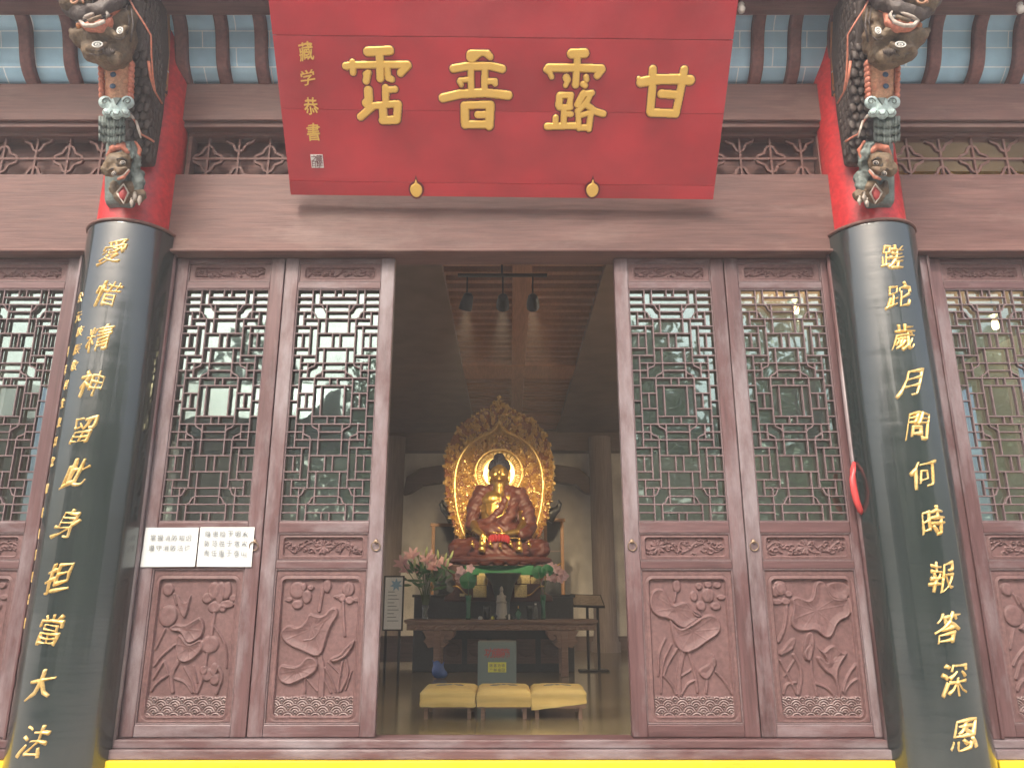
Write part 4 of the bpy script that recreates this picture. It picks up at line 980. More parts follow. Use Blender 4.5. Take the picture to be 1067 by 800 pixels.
# buddha ---------------------------------------------------------------------
YB = 8.0; sb = P(520, 586, YB)
bud = thing('buddha_statue', 'seated gilt Buddha in dark red robe before a pointed gold aureole', 'statue', sb)
M['skin'] = mat('statue_gold', (.44,.27,.075), .34, .85)
M['robe'] = worn('statue_robe_lacquer', [(.055,.014,.012), (.095,.024,.018), (.13,.038,.026)], (6,6,6), (.42,.6), .15, 50)
M['hairblue'] = mat('statue_hair', (.018,.018,.035), .45)
M['glow'] = mat('halo_gilding', (.86,.62,.25), .35, .6)
body = blob('body', [
  ('e',(0,.02,.42),(.36,.26,.30)), ('e',(-.02,-.03,.80),(.29,.19,.34)), ('e',(-.10,-.06,1.0),(.20,.15,.15)), ('e',(.12,-.05,1.0),(.18,.15,.15)),
  ('t',[(0,0,1.05),(0,-.03,1.24),(0,-.04,1.34)],[.16,.10,.095]),
  ('e',(0,-.06,1.46),(.148,.165,.190)), ('e',(0,-.10,1.37),(.095,.105,.085)),
  ('e',(0,-.225,1.435),(.022,.025,.05)), ('e',(0,-.205,1.375),(.04,.02,.014)), ('e',(0,-.195,1.33),(.04,.03,.03)),
  ('t',[(-.075,-.195,1.50),(-.02,-.22,1.49)],[.012,.012]), ('t',[(.075,-.195,1.50),(.02,-.22,1.49)],[.012,.012]),
  ('e',(-.055,-.195,1.465),(.03,.014,.012)), ('e',(.055,-.195,1.465),(.03,.014,.012)), ('e',(-.075,-.165,1.40),(.05,.05,.05)), ('e',(.075,-.165,1.40),(.05,.05,.05)),
  ('t',[(-.158,-.04,1.49),(-.165,-.05,1.40),(-.158,-.05,1.32)],[.022,.018,.026]), ('t',[(.158,-.04,1.49),(.165,-.05,1.40),(.158,-.05,1.32)],[.022,.018,.026]),
  ('t',[(-.27,0,1.08),(-.39,-.02,.86),(-.42,-.08,.62)],[.13,.105,.085]), ('t',[(-.42,-.08,.62),(-.36,-.34,.50),(-.24,-.50,.40)],[.085,.06,.045]),
  ('t',[(.27,0,1.08),(.39,-.02,.86),(.42,-.08,.62)],[.12,.10,.085]), ('t',[(.42,-.08,.62),(.30,-.36,.46),(.10,-.50,.42)],[.085,.06,.045]),
  ('t',[(.20,0,.22),(.58,-.22,.20)],[.17,.12]), ('t',[(-.20,0,.22),(-.58,-.22,.20)],[.17,.12]), ('t',[(.58,-.24,.18),(.0,-.50,.20)],[.11,.08]), ('t',[(-.58,-.24,.18),(.05,-.54,.22)],[.11,.08]),
  # hand laid in the lap, palm and fingers
  ('e',(.05,-.53,.42),(.085,.05,.032)),
  ] + [('t',[(-.02,-.53+.018*i-.02,.43),(-.10,-.535+.018*i-.02,.44),(-.16+.008*abs(i-1.5)*2,-.52+.016*i-.02,.45)],[.013,.012,.009]) for i in range(4)] + [('t',[(.06,-.55,.45),(.02,-.56,.50),(-.02,-.555,.53)],[.014,.013,.010]),
  # hand reaching down over the knee
  ('e',(-.25,-.56,.36),(.05,.03,.075))] + [('t',[(-.29+.026*i,-.585,.32),(-.292+.027*i,-.60,.25),(-.293+.027*i,-.595,.185+.012*abs(i-1.6))],[.013,.012,.009]) for i in range(4)] + [('t',[(-.205,-.57,.38),(-.175,-.59,.34),(-.165,-.60,.30)],[.014,.012,.009])],
  M['skin'], bud, .012, 1)
def ridges(o, fn):
    me = o.data; n = len(me.vertices); co = np.zeros(n*3); me.vertices.foreach_get('co', co); no = np.zeros(n*3); me.vertices.foreach_get('normal', no)
    co = co.reshape(-1, 3); no = no.reshape(-1, 3); co += no*fn(co[:, 0], co[:, 1], co[:, 2])[:, None]; me.vertices.foreach_set('co', co.ravel()); me.update()
robe = blob('robe', [
  ('e',(.07,.08,.80),(.38,.22,.40)), ('t',[(.12,.0,1.16),(.32,.0,1.08),(.45,-.02,.84),(.49,-.06,.56)],[.10,.155,.14,.13]), ('t',[(.49,-.06,.56),(.44,-.25,.46),(.36,-.36,.42)],[.13,.10,.08]),
  ('t',[(.14,-.10,1.14),(.05,-.20,.86),(-.12,-.25,.66),(-.30,-.16,.60)],[.06,.07,.07,.08]), ('t',[(.24,-.10,1.0),(.20,-.20,.75),(.08,-.24,.62)],[.12,.10,.10]),
  ('t',[(-.10,.03,1.20),(-.29,.0,1.11),(-.41,-.02,.88),(-.45,-.08,.60)],[.08,.155,.135,.11]), ('e',(0,-.08,.48),(.40,.26,.20)),
  ('t',[(.20,0,.22),(.66,-.22,.20)],[.22,.165]), ('t',[(-.20,0,.22),(-.66,-.22,.20)],[.22,.165]), ('t',[(.62,-.26,.16),(.10,-.54,.20)],[.135,.10]), ('t',[(-.62,-.26,.16),(-.05,-.56,.22)],[.135,.10]),
  ('e',(0,-.45,.12),(.50,.20,.13)), ('e',(0,-.60,.04),(.26,.10,.08))], M['robe'], bud, .014, 2)
ridges(robe, lambda x, y, z: .0075*np.sin(38*(z*1.1 - .55*np.abs(x-.15) + .3*y) + 2*np.sin(5*x)))
b = MB()
b.tube([(-.13,-.02,1.20),(-.20,-.13,1.02),(-.22,-.20,.80),(-.10,-.27,.66),(.06,-.26,.74),(.13,-.22,.92),(.15,-.12,1.14)], .016, 8); b.tube([(-.45,-.13,.50),(-.25,-.34,.40),(.0,-.48,.36),(.3,-.42,.36),(.50,-.22,.36)], .014, 8)
b.build('gold_hem', M['skin'], robe, smooth=True)
hr = MB(); rs = random.Random(3)
hr.ell((0,-.012,1.545),(.178,.185,.165), 20, 12); hr.ell((0,.0,1.70),(.095,.095,.085), 16, 10)
for i in range(420):
    th = math.acos(rs.uniform(-.15, 1)); ph = rs.uniform(0, 6.28); n = Vector((math.sin(th)*math.cos(ph), math.sin(th)*math.sin(ph), math.cos(th)))
    if n.y < -.75 and n.z < .35: continue
    hr.ell((n.x*.178, -.012+n.y*.185, 1.545+n.z*.165), (.016,)*3, 6, 4)
for i in range(90):
    th = math.acos(rs.uniform(-.2, 1)); ph = rs.uniform(0, 6.28); hr.ell((.085*math.sin(th)*math.cos(ph), .085*math.sin(th)*math.sin(ph), 1.70+.085*math.cos(th)), (.015,)*3, 6, 4)
hr.build('hair', M['hairblue'], bud)
# swastika mark on the chest is an old Buddhist sign
b = MB(); k = .028; zc, yc = .93, -.232
def bar(x0, x1, z0, z1): b.box(-.02+x0*k, -.02+x1*k, yc, yc+.03, zc+z0*k, zc+z1*k)
bar(-.18,.18,-1,1); bar(-1,-.19,-.18,.18); bar(.19,1,-.18,.18); bar(-1,-.19,.64,1); bar(.19,1,-1,-.64); bar(.64,1,.19,1); bar(-1,-.64,-1,-.19)
b.build('chest_mark', M['robe'], bud)
# aureole
YM = 8.42
half = [(520.2,413),(515,421),(508,426),(498,430),(486,437),(476.5,447),(469.5,459),(465,473),(463.3,490),(463.8,510),(467,530),(472.5,550),(480,566),(488,582)]
hp = [(P(x_, y_, YM).x-sb.x, P(x_, y_, YM).z-sb.z) for x_, y_ in half]; cxm = hp[0][0]
hp = chaikin(hp, 2, False); outl = hp + [(2*cxm-x_, z_) for x_, z_ in hp[::-1][:-1]]
stp = .010; X, Z = np.meshgrid(np.arange(cxm-.98, cxm+.98, stp), np.arange(min(p[1] for p in outl)-.03, max(p[1] for p in outl)+.03, stp))
d = poly_sdf(X, Z, outl); zc = 1.52
# inner ogee line
def ogee(k_, lift): return [(cxm+(x_-cxm)*k_, lift + (z_-.9)*k_ + .9) for x_, z_ in outl]
din = poly_sdf(X, Z, ogee(.80, -.10)); rr = np.hypot(X-cxm, Z-zc)
rs_ = np.random.RandomState(4); h = np.full(X.shape, .0)
for i in range(1150):
    cx, cz = rs_.uniform(-.95, .95)+cxm, rs_.uniform(Z.min(), Z.max()); r0 = rs_.uniform(.018, .045)
    m = (np.abs(X-cx) < r0+.02) & (np.abs(Z-cz) < r0+.02)
    if not m.any(): continue
    e = np.hypot(X[m]-cx, Z[m]-cz); th = np.arctan2(Z[m]-cz, X[m]-cx); sp = r0*(.55+.45*((th+rs_.rand()*6.28) % 6.28)/6.28)
    h[m] = np.maximum(h[m], (.030+.035*rs_.rand())*sstep(.012, .002, np.abs(e-sp))); h[m] = np.maximum(h[m], 0.055*sstep(.013, .003, e))
nz1 = np.sin(X*61+3*np.sin(Z*37))*np.sin(Z*57+2.5*np.sin(X*41)); h += .010*np.abs(nz1)
line = lambda dd, w_, hh: hh*sstep(w_, w_*.4, np.abs(dd))
h = np.maximum(h, line(din, .030, .085)); h = np.maximum(h, line(din-.04, .012, .035))
disc = rr < .40
h = np.where(disc, .012*(.5+.5*np.cos(np.arctan2(Z-zc, X-cxm)*28))*(rr > .30) + .01, h); h = np.maximum(h, line(rr-.40, .022, .075)); h = np.maximum(h, line(rr-.29, .016, .04)); 
flame = d + .012*np.abs(np.sin(np.arctan2(Z-.9, X-cxm)*46)) 
dc = (flame[:-1, :-1]+flame[1:, 1:])/2; hc = (h[:-1, :-1]+h[1:, 1:]+h[1:, :-1]+h[:-1, 1:])/4; dinc = (din[:-1, :-1]+din[1:, 1:])/2; rc = rr[:-1, :-1]
mi = np.where((hc < .006) & (rc > .40), 1, 0); mi = np.where((dinc > .05) & (hc < .017), 1, mi)
M['redground'] = mat('red_brown_ground', (.26,.09,.03), .45, .3)
M['augold'] = worn('aureole_gilding', [(.66,.36,.08), (.90,.64,.24), (.95,.80,.44)], (19,19,19), (.25,.5), .1, 90); M['augold'].node_tree.nodes['Principled BSDF'].inputs['Metallic'].default_value = .6
Yw = YM-sb.y - h - .10*np.sqrt(np.clip(1-(np.abs(X-cxm)/1.0)**2, 0, 1))*0 + .10*np.clip(np.abs(X-cxm), 0, 1)**2*-1
au = grid_mesh('aureole', X, Yw, Z, [M['augold'], M['redground']], bud, keep=dc < 0, matidx=mi, smooth=False)
sl = au.modifiers.new('s', 'SOLIDIFY'); sl.thickness = .05; sl.offset = -1
b = MB(); n = 40
b.lathe([(.19, 0), (.19, .014), (.27, .014), (.27, 0)], n)
o = b.build('halo_ring', M['glow'], bud)
for v in o.data.vertices: v.co = Vector((cxm+v.co.x, YM-sb.y-.035-v.co.z, zc+v.co.y))
# throne
b = MB(); b.lathe([(.82,-.02),(.86,.03),(.80,.06)], 40, (0,-.12,0)); prs = []
th_ = MB()
prof = [(-.78,-.05),(-.82,-.12),(-.72,-.20),(-.66,-.34),(-.70,-.46),(-.82,-.52),(-.84,-.60),(.84,-.60),(.82,-.52),(.70,-.46),(.66,-.34),(.72,-.20),(.82,-.12),(.78,-.05)]
th_.prism(prof, -.60, .45); M['thr'] = worn('throne_wood', [(.055,.018,.012), (.10,.035,.02)], (5,5,5), (.3,.5), .2, 40); throne = th_.build('throne', M['thr'], bud, bevel=.02)
for i in range(11):
    a = math.pi*(i+.5)/11; x_ = -.76*math.cos(a); y_ = -.12-.52*math.sin(a); b.ell((x_, y_, .0), (.10,.07,.08), 12, 8)
b.build('lotus_petals', M['robe'], bud, smooth=True)
def throne_bits(seed):
    prs = []
    for px, py, sc_ in ((502,566,1.1),(502,572,1.3),(511,567,.8),(521,569,.7),(532,567,.8),(541,566,1.1),(541,572,1.3),(492,567,.8),(551,567,.8)):
        p = P(px, py, 7.32); prs += [('e', (p.x-sb.x, -.66, p.z-sb.z), (.048*sc_, .04, .036*sc_)), ('e', (p.x-sb.x, -.68, p.z-sb.z+.055*sc_), (.024*sc_, .026, .028*sc_)), ('e', (p.x-sb.x+.03*sc_, -.67, p.z-sb.z-.03), (.018, .02, .03))]
    return prs
blob('gold_figures', throne_bits(1), M['skin'], throne, .012, 0)
b = MB()
for sg in (-1, 1):
    b.tube([(sg*(.62-.2*i/10), -.61, -.16-.018*i-.03*math.sin(i*.5)) for i in range(11)], .012, 6); b.tube([(sg*(.70-.28*i/10), -.61, -.38+.03*math.sin(i*.6)-.012*i) for i in range(11)], .012, 6); b.tube([(sg*(.78), -.58, -.10), (sg*.92, -.55, -.06), (sg*.98,-.55,-.02)], [.02,.015,.006], 6)
b.build('gold_scrolls', M['skin'], throne, smooth=True)
b = MB(); c = P(520, 562, 7.3)
for i in range(9):
    a = math.pi*i/8; b.ell((c.x-sb.x-.14*math.cos(a), -.66, c.z-sb.z+.03*math.sin(a)), (.035,.03,.065), 10, 6)
M['redcloth'] = mat('red_flower_cloth', (.26,.010,.014), .8); b.build('red_lotus', M['redcloth'], bud, smooth=True)
for sg, px in ((-1, 461), (1, 582)):
    b = MB(); pts = [P(px+sg*-12, 541, 8.6), P(px+sg*-6, 533, 8.6), P(px+sg*-1, 530, 8.6), P(px+sg*1.5, 525, 8.6), P(px-sg*.5, 521, 8.6)]
    b.tube([tuple(p-sb) for p in pts], [.12,.09,.06,.04,.02], 10); b.build('throne_horn', M['black'], bud, smooth=True)

# altar behind the table ------------------------------------------------------
M['darkaltar'] = worn('dark_altar_lacquer', [(.030,.034,.036), (.055,.06,.062)], (3,3,3), (.3,.5), .1, 40)
M['goldplinth'] = worn('gold_brown_plinth', [(.22,.11,.03), (.45,.30,.10), (.62,.46,.18)], (16,16,16), (.35,.5), .3, 60); M['greencloth'] = mat('green_cloth', (.012,.16,.055), .6); M['tablet'] = worn('pale_gold_tablet', [(.60,.48,.18), (.80,.70,.36)], (20,20,20), (.3,.5), .3, 60)
a0 = P(514, 642, 7.55)
alt = thing('altar', 'dark stepped altar with green cloth and gold tablets under the Buddha', 'altar', (P(520,600,7.5).x, 7.5, FZ))
def rel(px, py, Y): p = P(px, py, Y); return p.x-alt.location.x, p.z-FZ
xa, za = rel(432, 622, 7.5); xb, _ = rel(597, 622, 7.5); b = MB(); b.box(xa, xb, -.05, 1.4, 0, za); b.box(xa-.03, xb+.03, -.08, 1.4, za, za+.04)
x1_, z1_ = rel(455, 604, 7.3); x2_, _ = rel(585, 604, 7.5); b.box(x1_, x2_, .12, 1.3, za+.041, z1_)
b.build('step', M['darkaltar'], alt, bevel=.01)
b = MB(); xl, zb = rel(474, 599, 7.34); xr, zt = rel(566, 588, 7.34); ztop = min(sb.z-FZ-.61, zt+.2); b.box(xl, xr, .20, 1.2, z1_+.001, ztop); b.build('plinth', M['goldplinth'], alt, bevel=.01)
b = MB(); xl, zb = rel(484, 599, 7.3); xr, zt = rel(556, 589, 7.3); b.box(xl, xr, -.22, -.14, zb, zt); b.build('green_cloth', M['greencloth'], alt, bevel=.01)
for (p0, q0, p1, q1, yy) in ((482,592,493,588.5,7.65),(546,592,551.5,588.5,7.65),(553.5,592,575,588.5,7.65),(493,622,507,610,7.42),(497,609.5,508,599,7.42),(539,608,552,599,7.42),(536,622,549,609,7.40),(553,608,562,601,7.42),(479,621,484,618,7.40),(499,600,506,597,7.45)):
    yy -= .20; xl, zb = rel(p0, q0, yy); xr, zt = rel(p1, q1, yy); b = MB(); b.box(xl, xr, yy-7.5-.03, yy-7.5+.02, zb, zt)
    for k in range(5): zz = zb+(zt-zb)*(k+.5)/5; b.box(xl+.01, xr-.01, yy-7.5-.036, yy-7.5-.03, zz-.004, zz+.004)
    b.build('gold_tablet', M['tablet'], alt, bevel=.004)
b = MB(); xl, _ = rel(458, 700, 7.44); xr, zt = rel(586, 662, 7.44); 
for k in range(5):
    xx = xl+(xr-xl)*k/5; b.box(xx+.04, xx+(xr-xl)/5-.04, -.075, -.05, .12, zt-.05); b.ell((xx+(xr-xl)/10, -.08, .32), (.12, .02, .1), 14, 6)
b.build('carved_front', M['dwood'], alt, bevel=.01)

# front table ------------------------------------------------------------------
YT = 6.74; pt = P(521, 700, YT); TZ = P(521, 645.5, YT).z
tb = thing('altar_table', 'long carved brown wooden offering table in front of the altar', 'table', (pt.x, YT, FZ))
def tr_(px, py): p = P(px, py, YT); return (p.x-pt.x, p.z-FZ)
xl, zt = tr_(421, 645.5); xr, _ = tr_(623, 645.5)
b = MB(); b.box(xl, xr, -.02, .62, zt-.035, zt); b.box(xl+.02, xr-.02, -.03, .6, zt-.052, zt-.036); b.build('tabletop', M['tan'], tb, bevel=.006)
zb = tr_(500, 656.5)[1]; W_ = xr-xl-.08; H_ = zt-.055-zb
X, Z = np.meshgrid(np.linspace(0, W_, 330), np.linspace(0, H_, 20)); h = .010*np.abs(np.sin(X*34+2*np.sin(Z*50)))*np.abs(np.cos(Z*40+np.sin(X*23)*2)); h[[0,-1], :] = -.02
grid_mesh('apron', X+xl+.04, .0-h, Z+zb, M['tan'], tb)
for mir in (0, 1):
    prof = [(440,657),(473,657),(473,662),(470,666),(466,667),(464,664),(466,662),(468,662),(464,661),(462,668),(466,671),(461,675),(458,674),(451,674),(446,675),(444,671),(441,668),(444,664)]
    if mir: prof = [(1043-x_, y_) for x_, y_ in prof][::-1]
    q = [tr_(*p) for p in prof]
    for yy in (.03, .50):
        b = MB(); b.prism(q[::-1], yy-.03, yy+.02); b.build('scroll_bracket', M['tan'], tb, bevel=.005)
        x0_, _ = tr_(451 if not mir else 585, 700); x1_, _ = tr_(458.5 if not mir else 592.5, 700)
        b = MB(); b.box(x0_, x1_, yy-.035, yy+.03, 0, zb-.001); b.build('leg', M['tan'], tb, bevel=.008)

# stools ------------------------------------------------------------------------
M['ycloth'] = worn('yellow_cushion_cloth', [(.74,.54,.17), (.86,.66,.24), (.88,.72,.30)], (2,2,14), (.7,.9), .08, 9)
M['greyprint'] = mat('grey_lotus_print', (.26,.25,.22), .8)
labs = ['yellow covered kneeling stool on the left of the row of three', 'yellow covered kneeling stool in the middle, before the donation box', 'yellow covered kneeling stool on the right, its cover drooping at one side']
for i, (p0, p1) in enumerate(((437.5,495),(497,553),(553.5,611))):
    Y0 = 2.87; a_ = P(p0, 733, Y0); c_ = P(p1, 733, Y0); W_ = c_.x-a_.x-.004; cx = (a_.x+c_.x)/2
    t = thing('kneeling_stool', labs[i], 'stool', (cx, Y0, FZ), R((0, .6, -1.2)[i]), 'three yellow kneeling stools in a row')
    zt = P(500, 719, Y0).z-FZ; zb = P(500, 734, Y0).z-FZ
    # cover: rounded box with sagging surface
    n = 34; prof = []
    v_ = []; f_ = []
    X, Yg = np.meshgrid(np.linspace(-1, 1, n), np.linspace(-1, 1, n))
    k = MB(); hw, hd = W_/2, .29
    def cov(u, v):
        # u,v in -1.35..1.35 : beyond 1 drops down the side
        ux, dv = max(-1, min(1, u)), max(-1, min(1, v)); over = max(abs(u)-1, abs(v)-1, 0)/.35
        z = zt + .018*(1-ux*ux)*(1-dv*dv)**.5 - (zt-zb+.0)*over
        ed = max(abs(ux), abs(dv)); z -= .018*max(0, ed-.88)/.12 if over == 0 else .018
        if i == 2 and over > 0: z += .030*over*ux
        nz = noise.noise(Vector((u*3+i*7, v*3, over*2)))*.008; rx = hw*ux*(1+.0*over) + (nz if over > 0 else 0); ry = hd*dv + .29
        out = .004+.006*math.sin(ux*9+i)*over
        if abs(u) > 1: rx += math.copysign(out, u)
        if abs(v) > 1: ry += math.copysign(out, v)
        return (rx, ry, z + nz*.5)
    m_ = 40; g_ = [-1.35 + 2.7*j/m_ for j in range(m_+1)]
    vs = [cov(u, v) for v in g_ for u in g_]; fs = [(r_*(m_+1)+c, r_*(m_+1)+c+1, (r_+1)*(m_+1)+c+1, (r_+1)*(m_+1)+c) for r_ in range(m_) for c in range(m_)]
    k.add(vs, fs); cv = k.build('cover', M['ycloth'], t, smooth=True)
    k = MB(); k.box(-hw+.006, hw-.006, .006, .574, zb-.03, zt-.03); k.build('seat', M['tan'], t)
    k = MB()
    for sg in range(7):
        a = math.pi*sg/6; k.ell((.09*math.cos(a), .30+.05*math.sin(a)-.02, zt+.014), (.045, .02, .008), 10, 5, Matrix.Rotation(a, 3, 'Z'))
    k.ell((0, .30, zt+.018), (.03,.02,.008), 10, 5); k.build('lotus_print', M['greyprint'], cv, smooth=True)
    for lx in (-hw+.035, hw-.07):
        for ly in (.03, .51):
            k = MB(); k.box(lx, lx+.035, ly, ly+.035, 0, zb-.031); k.build('leg', M['tan'], t, bevel=.003)

# donation box --------------------------------------------------------------------
Y0 = 4.4; a_ = P(498, 668.5, Y0); c_ = P(538, 668.5, Y0); cx = (a_.x+c_.x)/2
M['greybox'] = mat('grey_green_box', (.22,.29,.28), .45, .1); M['ynote'] = mat('yellow_note', (.80,.80,.14), .6)
t = thing('donation_box', 'grey green metal donation box with red characters and a yellow note', 'donation box', (cx, Y0, FZ))
W_ = c_.x-a_.x; H_ = a_.z-FZ
b = MB(); b.box(-W_/2, W_/2, 0, .34, 0, H_); b.box(-W_/2+.02, W_/2-.02, -.004, 0, .03, H_-.02); b.build('cabinet', M['greybox'], t, bevel=.006)
b = MB(); c1, c2 = P(508.5, 700, Y0), P(527.5, 689.5, Y0); b.box(c1.x-cx, c2.x-cx, -.010, -.005, c1.z-FZ, c2.z-FZ); o = b.build('note', M['ynote'], t)
for r_, txt in ((0,'随喜功德'),(1,'广种福田')):
    for i, ch in enumerate(txt):
        v, f = glyph(ch, 0, .0, 0, 1); s = .034; v = v*s; v[:, 0] += (c1.x+c2.x)/2-cx+(i-1.5)*.045; v[:, 2] += c2.z-FZ-.035-.048*r_; v[:, 1] = -.0115; put_mesh('character', v, f, M['ink'], o)
M['redfade'] = mat('faded_red_paint', (.50,.12,.12), .6)
for i, ch in enumerate('功德箱'):
    v, f = glyph(ch, .02, .0, 0, 1); s = .105; v = v*s; v[:, 0] += (i-1)*.092+.0; v[:, 2] += P(518, 680, Y0).z-FZ; v[:, 1] = -.0055; put_mesh('red_character', v, f, M['redfade'], t)

# vases, bottles and offerings on the table --------------------------------------------
M['leafgreen'] = mat('leaf_green', (.035,.13,.04), .5); M['stem'] = mat('stem_green', (.10,.15,.06), .6); M['lily'] = mat('lily_petal', (.62,.36,.38), .5); M['bud'] = mat('lily_bud', (.38,.45,.20), .5); M['lotusleaf'] = mat('lotus_leaf', (.02,.19,.07), .5)
M['orchid'] = mat('orchid_petal', (.62,.42,.48), .5); M['bronze'] = mat('dark_bronze', (.045,.06,.055), .4, .4); M['bluebag'] = mat('blue_plastic', (.05,.12,.36), .4)
TT = TZ + .001
def on_table(name, label, cat, px, Y=6.98, group=None): return thing(name, label, cat, (P(px, 640, Y).x, Y, TT), 0, group)
def vase(t, r, h, m_): b = MB(); b.lathe([(0,.004),(r*.75,.0),(r*.8,.02),(r*.62,h*.5),(r,h),(r*.93,h),(r*.55,h*.5),(r*.7,.025),(0,.02)], 20); b.build('vase', m_, t, smooth=True)
def leaf(b, p, d, ln, wd, bend=.2):
    d = Vector(d).normalized(); s_ = d.cross(Vector((0, -1, .2))).normalized(); n_ = s_.cross(d); rows = 6; vs = []
    for i in range(rows+1):
        tt = i/rows; w_ = wd*math.sin(math.pi*(tt*.92+.05))**.8; c = Vector(p) + d*ln*tt - n_*bend*ln*tt*tt*-1
        vs += [c - s_*w_/2 + n_*.1*w_, c + n_*0, c + s_*w_/2 + n_*.1*w_]
    b.add(vs, [(3*i+j, 3*i+j+1, 3*i+j+4, 3*i+j+3) for i in range(rows) for j in (0, 1)])
rs = random.Random(21)
t = on_table('lily_vase', 'tall glass vase of pink lilies and green buds at the left end of the table', 'flowers', 443)
vase(t, .055, .20, M['clearglass'])
def heads(t, px0): return lambda px, py: Vector((P(px, py, 6.98).x-t.location.x, rs.uniform(-.12, .12), P(px, py, 6.98).z-TT))
q = heads(t, 443); fl = MB(); bu = MB(); st = MB(); lf = MB()
for px, py in ((421,588),(430,580),(434,594),(452,592),(455,588),(447,583),(424,594),(461,590)):
    c = q(px, py); st.tube([(rs.uniform(-.02,.02),0,.02),(c.x*.25, c.y*.4, c.z*.55), tuple(c)], .006, 5)
    ax = Vector((c.x*1.3+rs.uniform(-.3,.3), -.6, .5)).normalized(); u_ = ax.orthogonal().normalized(); w_ = ax.cross(u_)
    for k in range(6):
        a = k*math.pi/3; dd = (u_*math.cos(a)+w_*math.sin(a))*.8 + ax*.75; leaf(fl, c, dd, .155, .055, -.25)
for px, py in ((436,576),(440,580),(444,574),(450,578),(457,577),(463,580),(468,577),(459,584),(466,586),(432,586),(441,590)):
    c = q(px, py+6); st.tube([(0,0,.05),(c.x*.3, c.y*.3, c.z*.6), tuple(c)], .005, 5); dd = Vector((c.x*.6+rs.uniform(-.2,.2), rs.uniform(-.3,.1), 1)).normalized(); bu.tube([c, c+dd*.05, c+dd*.11, c+dd*.15], [.008,.022,.017,.004], 8)
for k in range(44):
    c = q(rs.uniform(422, 468), rs.uniform(592, 612)); leaf(lf, c, (rs.uniform(-1,1), rs.uniform(-.6,.2), rs.uniform(-.5,.9)), rs.uniform(.1,.2), .04)
fl.build('lily', M['lily'], t, smooth=True); bu.build('bud', M['bud'], t, smooth=True); st.build('stems', M['stem'], t, smooth=True); lf.build('leaves', M['leafgreen'], t, smooth=True)
def lotus_vase(px, lab, leaves, orch):
    t = on_table('lotus_leaf_vase', lab, 'vase', px, 6.95, 'green glass vases on the table'); vase(t, .045, .34, M['greenglass']); b = MB(); st = MB()
    for (lx, ly, r_) in leaves:
        c = Vector((P(lx, ly, 6.95).x-t.location.x, -.03, P(lx, ly, 6.95).z-TT)); st.tube([(0,0,.03),(c.x*.3,0,c.z*.6),tuple(c)], .007, 6)
        n = 26; vs = [tuple(c)]; 
        for k in range(n): a = 2*math.pi*k/n; rr_ = r_*(1+.05*math.sin(5*a)); vs.append((c.x+rr_*math.cos(a), c.y-.03*math.cos(2*a)-.02, c.z+rr_*.95*math.sin(a)))
        b.add(vs, [(0, 1+k, 1+(k+1) % n) for k in range(n)])
    b.build('lotus_leaf', M['lotusleaf'], t); st.build('stems', M['stem'], t, smooth=True)
    o = MB()
    for (ox, oy) in orch:
        c = Vector((P(ox, oy, 6.95).x-t.location.x, rs.uniform(-.05,.05), P(ox, oy, 6.95).z-TT))
        for k in range(5): a = 2*math.pi*k/5; leaf(o, c, (math.cos(a), -.25, math.sin(a)), .075, .06, .1)
    o.build('blossom', M['orchid'], t, smooth=True)
lotus_vase(488, 'slim green glass vase with one round lotus leaf, left of the bronze burner', [(488,605,.125)], [(480,594),(484,598),(478,600),(490,592),(482,604)])
lotus_vase(566, 'slim green glass vase with lotus leaves and pink orchids, right of the bronze burner', [(561,596,.10),(570,594,.09)], [(574,590),(578,592),(582,594),(586,598),(577,602),(584,603),(573,601),(588,600)])
t = on_table('incense_burner', 'dark flared bronze vessel with a pale standing figure at the middle of the table', 'burner', 524, 7.02)
b = MB(); h_ = P(524, 597, 7.02).z-TT; b.lathe([(0,.0),(.16,.0),(.17,.03),(.10,.08),(.10,h_*.35),(.17,h_*.75),(.26,h_*.95),(.28,h_),(.25,h_),(.14,h_*.74),(0,h_*.6)], 28); b.build('vessel', M['bronze'], t, smooth=True)
M['palestone'] = mat('pale_figure', (.36,.34,.29), .45, .2)
f_ = thing('standing_figurine', 'pale standing robed figurine in front of the dark bronze vessel', 'figurine', (P(522.5,640,6.80).x, 6.80, TT))
blob('figure', [('e',(0,0,.02),(.075,.06,.025)),('t',[(0,0,.04),(0,0,.18),(0,-.005,.31)],[.055,.048,.045]),('t',[(0,0,.30),(0,0,.37)],[.05,.026]),('e',(0,-.004,.415),(.028,.030,.035)),('e',(0,.0,.45),(.018,.018,.018)),('t',[(-.05,0,.32),(-.06,-.01,.24),(-.01,-.05,.25)],[.022,.02,.013]),('t',[(.05,0,.32),(.06,-.01,.24),(.01,-.05,.25)],[.022,.02,.013]),('t',[(.05,0,.24),(.06,.0,.08)],[.018,.022]),('t',[(-.05,0,.24),(-.06,.0,.08)],[.018,.022])], M['palestone'], f_, .008, 1)
t = on_table('water_bottle', 'small clear plastic water bottle beside the right green vase', 'bottle', 558, 6.86)
b = MB(); b.lathe([(0,0),(.030,0),(.032,.02),(.030,.09),(.032,.15),(.014,.19),(.013,.205)], 18); b.build('bottle', M['clearglass'], t, smooth=True); b = MB(); b.lathe([(.0,.225),(.015,.225),(.015,.204),(0,.204)], 14); b.build('cap', M['white'], t)
t = on_table('green_lamp', 'small round green glass oil lamp on the table front', 'lamp', 540, 6.84)
b = MB(); b.lathe([(0,0),(.03,0),(.012,.02),(.045,.06),(.048,.09),(.02,.12),(.01,.15),(0,.155)], 18); b.build('bowl', M['greenglass'], t, smooth=True); b = MB(); b.lathe([(0,.154),(.008,.156),(.006,.19),(0,.195)], 10); b.build('finial', M['gold'], t)
